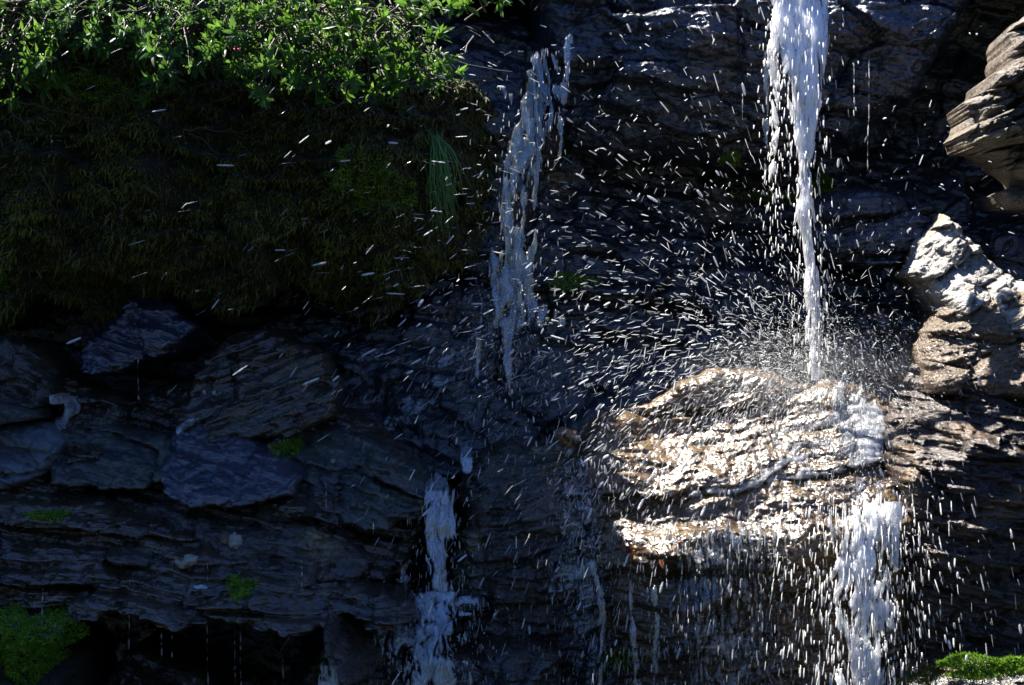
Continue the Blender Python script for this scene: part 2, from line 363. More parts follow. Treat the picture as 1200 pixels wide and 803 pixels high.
def front(x, z, surfs=None):
    x = np.asarray(x, float); z = np.asarray(z, float); r = np.full(x.shape, 99.0)
    for s in (surfs or SURF):
        i = np.round((x - s.x0) / s.res).astype(int); j = np.round((z - s.z0) / s.res).astype(int)
        ok = (i >= 0) & (j >= 0) & (i < s.Y.shape[1]) & (j < s.Y.shape[0])
        v = np.full(x.shape, np.nan); v[ok] = s.Y[j[ok], i[ok]]
        r = np.where(np.isnan(v), r, np.fmin(r, v))
    return r
def front_px(px, py, surfs=None):
    y = 6.6
    for _ in range(6):
        v = float(front(np.array([WX(px, y)]), np.array([WZ(py, y)]), surfs)[0])
        if v > 50: break
        y = v
    return y

# ---- terrain
gx = np.concatenate([np.linspace(-70, -10, 25), np.linspace(-9, 9, 40), np.linspace(10, 70, 25)]); gy = np.concatenate([np.linspace(-80, -3, 40), np.linspace(-2.5, 7, 36), np.linspace(7.5, 30, 12)])
X, Y_ = np.meshgrid(gx, gy)
rise = np.clip(-2.5 - Y_, 0, 60) * .12 + np.clip(np.abs(X) - 7 - np.clip(Y_, 0, 4), 0, 60) * .35 * np.clip((7 - Y_) / 4, 0, 1)  # unseen slopes behind and beside the camera, added to block low sky light
Zg = np.minimum(rise, 34) + .05 * fbm(X * .8, Y_ * .8, 2) + np.clip(rise, 0, 3) * .35 * fbm(X * .12, Y_ * .12, 4)
idx = np.arange(X.size).reshape(X.shape); Q = np.stack([idx[:-1, :-1], idx[:-1, 1:], idx[1:, 1:], idx[1:, :-1]], -1).reshape(-1, 4)
tag(link('ground', mesh_np('ground', np.stack([X.ravel(), Y_.ravel(), Zg.ravel()], 1), Q), M['ground']), kind='structure')
gx = np.linspace(-40, 40, 90); gy = np.linspace(7.45, 70, 90); X, Y_ = np.meshgrid(gx, gy)
Zp = 3.12 + (Y_ - 7.45) * .30 + .5 * fbm(X * .3, Y_ * .3, 5) * np.clip((Y_ - 7.6) / 3, 0, 1) - .1 * np.exp(-((X - .9) / .5) ** 2)
idx = np.arange(X.size).reshape(X.shape); Q = np.stack([idx[:-1, :-1], idx[:-1, 1:], idx[1:, 1:], idx[1:, :-1]], -1).reshape(-1, 4)
tag(link('hillside', mesh_np('hillside', np.stack([X.ravel(), Y_.ravel(), Zp.ravel()], 1), Q), M['turf']), kind='structure')

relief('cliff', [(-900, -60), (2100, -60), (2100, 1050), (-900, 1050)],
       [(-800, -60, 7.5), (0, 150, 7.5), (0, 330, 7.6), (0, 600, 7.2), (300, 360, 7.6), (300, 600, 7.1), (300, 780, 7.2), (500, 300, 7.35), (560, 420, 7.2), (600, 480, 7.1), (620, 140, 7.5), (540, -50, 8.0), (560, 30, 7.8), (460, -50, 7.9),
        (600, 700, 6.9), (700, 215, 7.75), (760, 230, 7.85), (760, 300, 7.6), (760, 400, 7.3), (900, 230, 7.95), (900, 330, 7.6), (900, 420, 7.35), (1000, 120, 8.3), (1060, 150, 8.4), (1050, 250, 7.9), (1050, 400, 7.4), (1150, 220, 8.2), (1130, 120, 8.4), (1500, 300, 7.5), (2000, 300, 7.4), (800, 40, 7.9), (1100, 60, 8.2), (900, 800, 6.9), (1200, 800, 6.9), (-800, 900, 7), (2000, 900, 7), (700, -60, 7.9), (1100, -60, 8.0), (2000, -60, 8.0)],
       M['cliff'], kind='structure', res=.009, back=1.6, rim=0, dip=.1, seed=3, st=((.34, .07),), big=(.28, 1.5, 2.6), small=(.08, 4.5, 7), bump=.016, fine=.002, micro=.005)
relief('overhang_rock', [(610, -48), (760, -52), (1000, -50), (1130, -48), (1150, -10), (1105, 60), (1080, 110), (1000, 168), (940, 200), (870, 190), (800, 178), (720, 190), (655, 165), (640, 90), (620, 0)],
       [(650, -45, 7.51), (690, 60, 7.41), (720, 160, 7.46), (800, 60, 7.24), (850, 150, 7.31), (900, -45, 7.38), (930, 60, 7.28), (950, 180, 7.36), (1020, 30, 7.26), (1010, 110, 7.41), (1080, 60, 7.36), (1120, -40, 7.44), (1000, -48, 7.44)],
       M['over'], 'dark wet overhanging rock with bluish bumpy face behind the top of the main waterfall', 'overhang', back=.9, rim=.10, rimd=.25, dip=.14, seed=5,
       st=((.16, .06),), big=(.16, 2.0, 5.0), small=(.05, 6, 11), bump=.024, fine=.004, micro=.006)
bank = relief('bank', [(-900, -190), (-200, -185), (150, -175), (300, -165), (376, -140), (414, -90), (438, -20), (480, 60), (575, 110), (600, 190), (560, 290), (500, 335), (440, 385), (350, 330), (270, 375), (200, 340), (130, 385), (60, 350), (0, 380), (-200, 380), (-900, 400)],
       [(-800, -180, 6.8), (-800, 300, 6.9), (0, -180, 6.78), (0, -100, 6.76), (0, 60, 6.74), (60, 110, 6.58), (110, 170, 6.62), (30, 250, 6.66), (160, 230, 6.60), (100, 340, 7.0), (200, 330, 7.05), (240, 90, 7.0), (270, 170, 6.95), (330, 140, 6.92), (300, 260, 6.88), (380, 220, 6.78), (430, 180, 6.76), (450, 240, 6.82), (400, 350, 7.2), (400, 60, 7.02), (470, 110, 7.0), (520, 200, 7.06), (540, 120, 7.25), (590, 180, 7.45), (560, 270, 7.32), (490, 320, 7.25), (300, -150, 6.85), (420, -100, 6.95), (450, -20, 7.0)],
       M['bank'], kind='structure', res=.008, back=1.3, rim=.05, rimd=.10, seed=9, st=((.2, .03),), big=(.16, 2, 3), small=(.07, 6, 7), bump=.05, edge=.09)

# ---- rocks, far to near
relief('rock', [(955, 232), (1010, 212), (1065, 222), (1112, 240), (1105, 300), (1050, 312), (980, 306), (950, 280)],
       [(1030, 225, 7.05), (1000, 300, 6.95), (1080, 290, 7.0), (960, 260, 7.1)], M['over'], 'dark bluish rounded rock in the recess right of the main waterfall', seed=12, rim=.1, rimd=.2, dip=-.1)
relief('rock', [(975, 372), (1030, 356), (1085, 362), (1100, 400), (1090, 450), (960, 450), (955, 410)],
       [(1030, 368, 7.0), (1000, 440, 6.85), (1080, 430, 6.85)], M['slabt'], 'brown grey rock behind the splash between ledge and pale boulder', seed=13, rim=.08, rimd=.2, dip=0)
relief('boulder', [(1068, 320), (1082, 282), (1112, 248), (1150, 282), (1194, 326), (1240, 340), (1240, 400), (1125, 400), (1112, 365), (1096, 335)],
       [(1110, 256, 6.84), (1085, 300, 6.80), (1100, 330, 6.66), (1150, 300, 6.70), (1190, 335, 6.58), (1140, 345, 6.50), (1110, 390, 6.55), (1200, 390, 6.4)],
       M['pale'], 'pale sunlit peaked boulder with a white facet above the brown boulder at right', 'boulder', seed=15, rim=.03, rimd=.08, dip=-.5, big=(.13, 5, 7), small=(.06, 11, 14), st=((.1, .015),), res=.0045, edge=.025, swirl=.01, fine=.010, micro=.014, bump=.012)
relief('boulder', [(1085, 420), (1090, 385), (1110, 362), (1150, 348), (1195, 340), (1260, 338), (1260, 470), (1095, 462)],
       [(1100, 375, 6.56), (1150, 352, 6.5), (1200, 345, 6.42), (1110, 430, 6.42), (1180, 430, 6.28), (1150, 395, 6.42), (1240, 400, 6.25)],
       M['brown'], 'warm brown rounded boulder at the right edge under the pale peak', 'boulder', seed=16, rim=.06, rimd=.12, dip=-.3, big=(.09, 4, 6), small=(.05, 10, 13), st=((.1, .02),), res=.0045, edge=.02, swirl=.02, fine=.008, micro=.016, bump=.014)
relief('outcrop', [(1194, 22), (1222, 8), (1330, 0), (1330, 250), (1225, 224), (1200, 200), (1168, 176), (1140, 172), (1132, 154), (1146, 132), (1138, 114), (1164, 100), (1170, 86), (1196, 70), (1194, 50)],
       [(1200, 25, 6.46), (1195, 70, 6.42), (1150, 108, 6.46), (1140, 150, 6.48), (1180, 130, 6.40), (1210, 100, 6.38), (1205, 170, 6.46), (1200, 210, 6.52), (1300, 60, 6.32), (1300, 150, 6.36), (1300, 240, 6.5)],
       M['out'], 'jagged layered ochre rock jutting in at the upper right edge', 'outcrop', seed=17, rim=.04, rimd=.08, dip=-.3, st=(), big=(.18, 4, 10), small=(.11, 10, 24), res=.004, edge=.03, swirl=0, fine=.02, micro=.016, back=.5, crack=.05)
relief('rock', [(1183, 222), (1210, 212), (1300, 215), (1300, 245), (1200, 236)],
       [(1190, 224, 6.6), (1250, 235, 6.5)], M['out'], 'small sunlit rock lip just above the pale boulder', seed=18, rim=.03, rimd=.08, dip=-.1, big=(.03, 5, 9), res=.005, edge=.01)
# sunlit ledge
LB = relief('ledge_rock', [(672, 512), (700, 486), (762, 470), (800, 446), (840, 430), (880, 428), (930, 438), (990, 440), (1050, 446), (1075, 470), (1080, 560), (1075, 700), (1085, 880), (650, 880), (655, 700), (668, 600)],
       [(680, 510, 6.72), (690, 560, 6.58), (700, 640, 6.42), (720, 660, 6.36), (700, 490, 6.66), (760, 476, 6.70), (760, 496, 6.72), (760, 540, 6.6), (760, 600, 6.42), (770, 646, 6.20), (800, 650, 6.16), (790, 672, 6.30), (780, 780, 6.36),
        (800, 450, 6.70), (800, 466, 6.78), (860, 432, 6.78), (860, 462, 6.76), (860, 480, 6.70), (860, 530, 6.54), (860, 590, 6.32), (865, 606, 6.29), (860, 660, 6.3), (840, 706, 6.14), (845, 724, 6.28), (820, 756, 6.12), (830, 775, 6.28), (930, 660, 6.18), (935, 676, 6.3), (860, 800, 6.32), (950, 440, 6.70), (950, 490, 6.58), (950, 540, 6.42), (960, 588, 6.22), (965, 606, 6.20), (960, 700, 6.28), (960, 780, 6.3),
        (1030, 450, 6.70), (1035, 520, 6.42), (1040, 590, 6.16), (1045, 620, 6.16), (1050, 700, 6.25), (1050, 850, 6.3), (700, 780, 6.45), (700, 850, 6.45)],
       M['ledge'], 'sunlit brown wet ledge sloping to camera below the main waterfall', 'rock ledge', seed=22, rim=.06, rimd=.16, dip=-.1, st=((.15, .07), (.05, .014)), big=(.06, 2.0, 4), small=(.016, 6, 9), bump=.018, res=.0045, back=.7, edge=.025, crack=.006, swirl=.09, fine=.004, micro=.005)
BLK = relief('block_rock', [(1045, 462), (1070, 426), (1105, 418), (1150, 436), (1200, 446), (1340, 450), (1340, 880), (1080, 880), (1068, 700), (1062, 580), (1042, 540)],
       [(1060, 455, 6.6), (1100, 425, 6.62), (1200, 450, 6.45), (1060, 500, 6.35), (1130, 500, 6.2), (1200, 500, 6.15), (1080, 560, 6.02), (1140, 520, 6.05), (1150, 570, 6.0), (1090, 600, 6.05), (1160, 700, 6.06), (1080, 800, 6.2), (1250, 800, 6.1), (1300, 500, 6.1)],
       M['block'], 'big dark block with purple brown layered top at the lower right', 'rock block', seed=25, rim=.05, rimd=.12, dip=.12, st=((.10, .03), (.03, .022)), big=(.13, 2.4, 5), small=(.06, 7, 15), res=.0045, back=.7, edge=.03, fine=.018, micro=.012, swirl=.02)
CEN = relief('rock', [(540, 540), (590, 518), (650, 522), (690, 520), (720, 560), (735, 700), (740, 880), (500, 880), (520, 700), (535, 620)],
       [(560, 545, 6.6), (620, 525, 6.62), (680, 530, 6.6), (560, 600, 6.45), (640, 610, 6.32), (600, 620, 6.35), (590, 700, 6.4), (680, 700, 6.35), (620, 800, 6.45), (720, 800, 6.4)],
       M['slabt'], 'dark centre rock between the lower left chute and the sunlit ledge', seed=28, rim=.07, rimd=.16, dip=-.12, st=((.14, .06), (.04, .02)), back=.6)
relief('stone', [(650, 507), (660, 501), (676, 506), (682, 518), (670, 525), (654, 522)], [(665, 512, 6.5), (655, 520, 6.5), (678, 520, 6.52)], M['tan'], 'small tan brown stone at the left tip of the sunlit ledge', 'stone', seed=29, rim=.03, rimd=.06, big=(.01, 6, 6), small=(0, 1, 1), st=(), bump=.004, fine=.002, micro=.001, res=.003, back=.15, edge=.006)
# left recess and slabs
relief('ledge_rock', [(-90, 425), (60, 432), (150, 470), (230, 430), (330, 430), (400, 480), (470, 520), (515, 575), (500, 620), (455, 690), (330, 700), (100, 720), (-90, 740)],
       [(0, 440, 6.85), (150, 475, 6.85), (300, 440, 6.85), (420, 500, 6.78), (0, 540, 6.52), (150, 550, 6.52), (300, 560, 6.48), (440, 580, 6.56), (500, 580, 6.6), (0, 640, 6.3), (200, 640, 6.28), (350, 650, 6.24), (440, 670, 6.3), (0, 710, 6.2), (300, 695, 6.2)],
       M['slab'], 'dark bedded rock mass carrying the slabs at left, stepping down to the chute', 'rock ledge', seed=30, rim=.05, rimd=.12, dip=.22, st=((.10, .10), (.03, .028)), big=(.12, 2.2, 5), small=(.04, 7, 14), res=.005, back=.7, edge=.04)
relief('rock', [(112, 385), (150, 345), (190, 352), (222, 378), (205, 398), (165, 410), (150, 418), (105, 422), (95, 405)],
       [(150, 352, 6.95), (200, 380, 6.82), (120, 415, 6.8), (170, 385, 6.8)], M['slabb'], 'dark violet blue rock poking out of the shaded recess at left', group=RK, seed=31, rim=.07, rimd=.16, dip=.3, st=((.06, .03),), res=.005)
relief('boulder', [(-60, 400), (0, 392), (30, 405), (52, 430), (50, 455), (20, 470), (-60, 480)], [(-40, 400, 6.75), (20, 420, 6.6), (20, 460, 6.55), (-40, 460, 6.5)], M['slabt'],
       'speckled grey brown boulder at the left edge below the moss bank', 'boulder', group=RK, seed=32, rim=.06, rimd=.15, dip=.5, res=.005)
relief('boulder', [(212, 478), (235, 430), (270, 392), (320, 388), (370, 410), (392, 440), (380, 470), (330, 492), (260, 498)],
       [(290, 398, 6.85), (250, 450, 6.68), (340, 430, 6.7), (300, 480, 6.6), (375, 450, 6.75)], M['slab'], 'dark streaky boulder above the blue slab', 'boulder', group=RK, seed=33, rim=.09, rimd=.2, dip=-.3)
relief('slab', [(-60, 470), (-10, 462), (38, 478), (42, 486), (0, 492), (-60, 494)], [(-30, 470, 6.5), (30, 482, 6.48)], M['slabg'], 'thin greenish grey slab tip at the left edge under the speckled boulder', 'slab', group=RK, seed=34, rim=.03, rimd=.08, dip=.3, big=(.02, 4, 8), res=.005, edge=.012)
relief('slab', [(-60, 492), (5, 494), (45, 500), (62, 515), (50, 540), (20, 558), (-60, 562)], [(-30, 496, 6.5), (40, 508, 6.42), (20, 550, 6.36), (-40, 555, 6.36)], M['greyb'],
       'pale blue grey slab at the left edge beside the white quartz curl', 'slab', group=RK, seed=35, rim=.03, rimd=.08, dip=.3, big=(.03, 4, 8), res=.005, edge=.015)
relief('slab', [(58, 520), (75, 498), (130, 502), (185, 508), (225, 520), (222, 548), (140, 562), (70, 556)], [(80, 502, 6.6), (200, 515, 6.55), (140, 540, 6.42), (80, 550, 6.4)], M['slabg'],
       'long grey green streaked slab between quartz curl and blue slab', 'slab', group=RK, seed=36, rim=.05, rimd=.14, dip=.12, res=.005)
relief('slab', [(190, 540), (205, 500), (235, 486), (262, 492), (300, 512), (345, 540), (335, 562), (290, 572), (230, 574), (195, 562)],
       [(235, 492, 6.62), (300, 520, 6.5), (250, 540, 6.38), (300, 562, 6.3), (210, 555, 6.36)], M['slabb'], 'smooth violet blue slab with a white quartz streak on its top', 'slab', group=RK, seed=37, rim=.05, rimd=.12, dip=.3, st=((.07, .012),), big=(.025, 3, 5), small=(.012, 9, 14), bump=.008, fine=.004, micro=.005, res=.005)
relief('slab', [(342, 520), (360, 496), (400, 500), (445, 518), (490, 545), (525, 570), (512, 582), (470, 590), (430, 600), (380, 588), (345, 565)],
       [(365, 500, 6.72), (440, 520, 6.62), (510, 566, 6.5), (380, 545, 6.48), (450, 565, 6.42), (400, 585, 6.4), (480, 585, 6.42)], M['slabg'],
       'slab with pale green upper edge sloping down to the lower left chute', 'slab', group=RK, seed=38, rim=.05, rimd=.16, dip=.38, st=((.06, .03), (.025, .012)), res=.005)
relief('rock', [(300, 562), (320, 545), (345, 540), (360, 560), (372, 590), (340, 604), (300, 600)], [(330, 550, 6.45), (350, 590, 6.3), (310, 590, 6.3)], M['bank'], 'small dark brown rock wedged right of the blue slab', group=RK, seed=39, rim=.05, rimd=.12, dip=.3, big=(.03, 5, 6), res=.005)
relief('ledge_rock', [(130, 580), (200, 560), (250, 562), (300, 585), (345, 598), (390, 622), (420, 640), (405, 662), (350, 664), (240, 652), (150, 640)],
       [(170, 572, 6.5), (250, 570, 6.45), (330, 600, 6.36), (400, 640, 6.25), (200, 630, 6.22), (300, 640, 6.16), (370, 655, 6.15)], M['slabt'], 'tan edged layered ledge under the blue slab', 'rock ledge', group=RK, seed=41, rim=.05, rimd=.14, dip=.2, st=((.07, .035), (.025, .012)), res=.005)
LOW = relief('ledge_rock', [(-60, 556), (40, 556), (110, 566), (180, 600), (260, 630), (340, 648), (400, 660), (452, 676), (464, 690), (425, 708), (385, 690), (330, 702), (262, 688), (215, 700), (150, 684), (85, 708), (40, 704), (0, 728), (-60, 730)],
       [(0, 560, 6.5), (100, 580, 6.42), (0, 640, 6.2), (120, 630, 6.2), (220, 640, 6.14), (330, 655, 6.1), (440, 682, 6.1), (60, 700, 6.04), (200, 685, 6.0), (340, 688, 6.02), (-40, 720, 6.0)],
       M['slab'], 'broad low wet ledge with water dripping from its front edge at lower left', 'rock ledge', group=RK, seed=43, rim=.05, rimd=.16, dip=.10, st=((.11, .10), (.035, .028)), big=(.12, 2.0, 5), res=.0045, back=.8, edge=.05)
relief('rock', [(400, 610), (428, 640), (440, 668), (462, 690), (480, 700), (500, 720), (430, 730), (405, 690)], [(420, 630, 6.6), (450, 690, 6.45), (480, 715, 6.5)], M['slabt'], 'dark narrow rock between the tan ledge and the lower left chute', group=RK, seed=44, rim=.05, rimd=.14, dip=.5, res=.006)
relief('ledge_rock', [(312, 880), (338, 800), (372, 752), (420, 735), (480, 742), (540, 760), (570, 775), (575, 880)], [(380, 742, 6.35), (480, 752, 6.25), (560, 772, 6.2), (420, 780, 6.12), (500, 800, 6.1), (450, 860, 6.12)], M['slabt'],
       'brown stepped rock below the chute at the bottom edge', 'rock ledge', seed=45, rim=.05, rimd=.14, dip=.2, st=((.08, .03),), res=.005)
relief('ledge_rock', [(540, 768), (580, 757), (630, 756), (655, 766), (660, 880), (530, 880)], [(560, 768, 6.2), (640, 766, 6.2), (600, 800, 6.05), (600, 860, 6.08)], M['slabt'],
       'olive brown low rock at bottom centre beside the stepped rock', 'rock ledge', seed=46, rim=.05, rimd=.12, dip=-.05, st=((.08, .03),), res=.005)
relief('slab', [(505, 706), (530, 699), (562, 704), (572, 711), (545, 716), (515, 715)], [(510, 708, 6.3), (560, 710, 6.22)], M['slabg'], 'thin pale plate sticking out at the foot of the chute', 'slab', seed=47, rim=.025, rimd=.06, big=(.01, 5, 5), small=(.008, 8, 9), st=(), res=.003, edge=.008, back=.3)
relief('rock', [(130, 780), (160, 762), (200, 775), (240, 790), (262, 880), (110, 880)], [(160, 768, 6.2), (220, 785, 6.15), (190, 840, 6.0)], M['slab'], 'dark stone in the shade under the dripping ledge', group=RK, seed=48, rim=.05, rimd=.12, dip=.5, res=.006)
MST = relief('rock', [(-60, 745), (0, 738), (60, 748), (92, 775), (100, 880), (-60, 880)], [(0, 745, 6.05), (70, 765, 6.02), (30, 820, 5.9)], M['bank'], 'dark rock under the green moss cushion at lower left', seed=49, rim=.06, rimd=.14, res=.006)
BMS = relief('rock', [(1060, 792), (1090, 782), (1130, 772), (1180, 768), (1300, 770), (1300, 880), (1050, 880)], [(1080, 790, 5.9), (1150, 775, 5.85), (1200, 775, 5.8), (1130, 840, 5.65), (1250, 840, 5.6)], M['slabt'], 'flat mossy rock in the bottom right corner', seed=50, rim=.06, rimd=.16, res=.005, big=(.03, 4, 5), edge=.015)
# quartz and pebbles
def stone(name, poly, Y, mat, label, cat='stone', seed=1, dome=.03, back=.06, group=None):
    C = np.array(poly, float); c = C.mean(0)
    relief(name, poly, [(c[0], c[1], min(Y, front_px(*c)) - dome)] + [(a, b, min(Y + .06, front_px(a, b)) - .014) for a, b in poly], mat, label, cat, seed=seed, rim=.018, rimd=.03, big=(.008, 12, 14), small=(0, 1, 1), st=(), bump=.005, fine=.003, micro=.004, res=.002, back=back, edge=.011, crack=.004, group=group)
stone('quartz_vein', [(57, 466), (70, 461), (85, 465), (93, 475), (91, 485), (78, 492), (76, 503), (66, 506), (61, 500), (64, 490), (74, 482), (73, 474), (60, 474)], front_px(75, 485) - .03, M['quartz'], 'S shaped curl of bluish white quartz on the left slabs', 'quartz', 61)
stone('quartz_vein', [(199, 512), (206, 500), (220, 491), (234, 489), (230, 497), (218, 504), (206, 513)], front_px(215, 502) - .02, M['quartz'], 'white quartz streak at the top of the blue slab', 'quartz', 62)
stone('pebble', [(267, 628), (273, 624), (282, 628), (285, 637), (278, 645), (270, 644), (265, 637)], front_px(275, 634) - .015, M['cream'], 'round cream pebble on the tan edged ledge', 'pebble', 63, dome=.02)
stone('pebble', [(257, 626), (264, 625), (268, 632), (264, 640), (257, 636)], front_px(262, 632) - .01, M['tan'], 'small tan pebble touching the cream pebble', 'pebble', 64, dome=.015)
stone('pebble', [(386, 540), (393, 538), (394, 544), (388, 546)], front_px(390, 542) - .01, M['cream'], 'tiny pale pebble on the green edged slab', 'pebble', 65, dome=.01)
stone('quartz_vein', [(225, 687), (236, 684), (246, 689), (240, 694), (228, 692)], front_px(236, 689) - .01, M['quartz'], 'small white quartz chip on the drip edge of the low ledge', 'quartz', 66, dome=.01)
stone('quartz_vein', [(203, 655), (215, 650), (232, 654), (230, 664), (212, 670), (204, 664)], front_px(218, 660) - .01, M['cream'], 'yellowish quartz lens in the front of the low ledge', 'quartz', 67, dome=.015)
for px, py, lb in ((238, 461, 'tiny white quartz chip on the dark boulder, left of two'), (249, 461, 'tiny white quartz chip on the dark boulder, right of two')):
    stone('quartz_chip', [(px - 3, py - 3), (px + 2, py - 4), (px + 4, py + 3), (px - 1, py + 4)], front_px(px, py) - .012, M['quartz'], lb, 'quartz', px, dome=.008)
# ================================================================== PLANTS
def blades(C, D, L, Wd, seed, curl=.3):
    """many thin two-quad blades. C base points (n,3), D directions, L length, Wd width"""
    n = len(C); r = np.random.default_rng(seed)
    D = D / np.linalg.norm(D, axis=1, keepdims=True)
    R = r.normal(size=(n, 3)); Sd = np.cross(D, R); Sd /= np.linalg.norm(Sd, axis=1, keepdims=True) + 1e-9
    dr = np.array([0, 0, -1.0]) * curl
    V = []
    for k, (t, wd) in enumerate(((0, .8), (.5, 1.0), (1, .15))):
        c = C + D * (L * t)[:, None] + dr * (L * t * t)[:, None]
        V += [c - Sd * (Wd * wd * .5)[:, None], c + Sd * (Wd * wd * .5)[:, None]]
    V = np.stack(V, 1).reshape(-1, 3); b = np.arange(n)[:, None] * 6
    Q = np.concatenate([b + np.array([[0, 1, 3, 2]]), b + np.array([[2, 3, 5, 4]])])
    return V, Q
def tube(pts, r0, r1, ns=5):
    pts = np.asarray(pts, float); n = len(pts); V = []; Q = []
    for i in range(n):
        d = pts[min(i + 1, n - 1)] - pts[max(i - 1, 0)]; d = d / (np.linalg.norm(d) + 1e-9)
        a = np.cross(d, (0.3, .9, .2)); a /= np.linalg.norm(a) + 1e-9; b = np.cross(d, a)
        r = r0 + (r1 - r0) * i / (n - 1)
        for k in range(ns):
            t = 2 * math.pi * k / ns; V.append(pts[i] + r * (math.cos(t) * a + math.sin(t) * b))
    for i in range(n - 1):
        for k in range(ns): Q.append((i * ns + k, i * ns + (k + 1) % ns, (i + 1) * ns + (k + 1) % ns, (i + 1) * ns + k))
    return np.array(V), np.array(Q)
def merge(parts):
    V = []; Q = []; o = 0
    for v, q in parts:
        V.append(v); Q.append(np.asarray(q) + o); o += len(v)
    return np.concatenate(V), np.concatenate(Q)
LT = np.array([(0, 0), (.18, .5), (.5, 1.0), (.8, .62), (1, 0)])
def leaves(B, D, U, L, Wr, seed):
    """folded leaf blades: base B, direction D, up U, length L, width ratio"""
    n = len(B); D = D / np.linalg.norm(D, axis=1, keepdims=True)
    Sd = np.cross(D, U); Sd /= np.linalg.norm(Sd, axis=1, keepdims=True) + 1e-9
    Nn = np.cross(Sd, D)
    V = []
    for t, wd in LT:
        c = B + D * (L * t)[:, None] - Nn * (L * .22 * t * t)[:, None]
        hw = (L * Wr * wd * .5)[:, None]
        V += [c - Sd * hw + Nn * hw * .35, c, c + Sd * hw + Nn * hw * .35]
    V = np.stack(V, 1).reshape(-1, 3); b = np.arange(n)[:, None] * 15
    q = []
    for i in range(4):
        q += [[i * 3, i * 3 + 1, i * 3 + 4, i * 3 + 3], [i * 3 + 1, i * 3 + 2, i * 3 + 5, i * 3 + 4]]
    Q = np.concatenate([b + np.array([k]) for k in q]); return V, Q
SH = 'leafy shrubs overhanging the mossy bank'
def shrub(px, py, Y, rx, ry, n, label, mat, seed, hang=.5, leaf=.046, droop=.15):
    r = np.random.default_rng(seed); root = at(px, py, Y); rp = np.array(root)
    t = thing('shrub', label, 'shrub', tuple(root), SH)
    st = []; B = []; D = []; U = []; L = []
    sc = K * Y
    for k in range(n):
        a = r.uniform(0, 2 * math.pi); q = math.sqrt(r.uniform(.02, 1))
        if r.uniform() < .25: q *= 1.18
        tip = rp + np.array([math.cos(a) * q * rx * sc, -r.uniform(-.05, hang) * (1.1 - .4 * q), math.sin(a) * q * ry * sc])
        tip[2] -= droop * abs(tip[0] - rp[0]) * .3
        base = rp + np.array([r.normal() * .08 + (tip[0] - rp[0]) * .25, .12, r.normal() * .06 + .08 + (tip[2] - rp[2]) * .2])
        mid = (base + tip) / 2 + np.array([0, -.03, .07 + .05 * r.normal()])
        u = np.linspace(0, 1, 6)[:, None]; pts = (1 - u) ** 2 * base + 2 * u * (1 - u) * mid + u * u * tip
        pts += r.normal(size=pts.shape) * .006
        st.append(tube(pts, .004, .0015, 4))
        ax = pts[-1] - pts[-3]; ax /= np.linalg.norm(ax); ax = ax + np.array([0, -.25, .55]); ax /= np.linalg.norm(ax)
        e1 = np.cross(ax, (.2, .4, .9)); e1 /= np.linalg.norm(e1); e2 = np.cross(ax, e1)
        tw = leaf * r.uniform(.6, 1.25); mm = r.integers(3, 8); op = r.uniform(.7, 1.25)
        for ring, (m, spread, off) in enumerate(((mm, 1.3 * op, -.02), (mm - 1, .75 * op, 0), (2, .3, .006))):
            for j in range(m):
                if r.uniform() < .22: continue
                th = 2 * math.pi * (j + .5 * ring) / m + r.normal() * .25
                d = ax + spread * (math.cos(th) * e1 + math.sin(th) * e2) + r.normal(size=3) * .3
                B.append(pts[-1] + ax * off); D.append(d); U.append(ax + r.normal(size=3) * .2); L.append(tw * r.uniform(.6, 1.25) * (1 if ring < 2 else .7))
        for j in range(5):   # leaves down the twig
            i = r.integers(2, 5); d = r.normal(size=3) + ax; B.append(pts[i]); D.append(d); U.append(np.array([0, -.3, 1.0]) + r.normal(size=3) * .3); L.append(leaf * r.uniform(.5, 1.0))
    V, Q = leaves(np.array(B), np.array(D), np.array(U), np.array(L), .31, seed); part('foliage', V, Q, None, mat, t)
    V, Q = merge(st); part('branches', V, Q, None, M['wood'], t)
    return t
shrub(20, 30, 6.45, 75, 85, 75, 'bright leafy shrub in the top left corner beside the bare twigs', M['leaf'], 101)
shrub(150, 20, 6.5, 100, 62, 85, 'dark green shrub along the top, right of the corner shrub', M['leaf2'], 102)
shrub(235, 40, 6.45, 80, 68, 80, 'dense dark shrub with low hanging sprays left of the pink flower', M['leaf2'], 103)
shrub(340, 48, 6.4, 80, 84, 95, 'bright green shrub with the pink flower on its left side', M['leaf'], 104)
shrub(440, 38, 6.5, 85, 72, 85, 'sunlit pale green shrub reaching right towards the dim left waterfall', M['leaf'], 105)
shrub(545, -12, 6.6, 70, 28, 40, 'thin leafy spray at the top edge, rightmost of the shrubs', M['leaf'], 106, hang=.35)
shrub(485, 85, 6.6, 50, 34, 22, 'few drooping leaf sprays below the sunlit pale shrub', M['leaf'], 107, hang=.25)
# shrubs of the same bank just above the frame: they keep the sun off the slope below
for k, (px, py, Y, rx, ry) in enumerate(((-60, -170, 7.15, 140, 50), (150, -170, 7.15, 150, 50), (300, -160, 7.2, 100, 45))):
    shrub(px, py, Y, rx, ry, 110, 'green shrub of the bank growing above the top edge', M['leaf2'], 120 + k, hang=.25)
# single leafy sprigs on the bank
for k, (px, py, n, lb) in enumerate(((60, 88, 9, 'sunlit leafy sprig standing free below the corner shrub'), (166, 130, 3, 'lone small green sprig on the brown moss bank'), (118, 42, 8, 'leafy sprig growing between the corner shrub and the dark shrub'))):
    shrub(px, py, front_px(px, py) - .12, 22, 26, n, lb, M['leaf'], 140 + k, hang=.1)
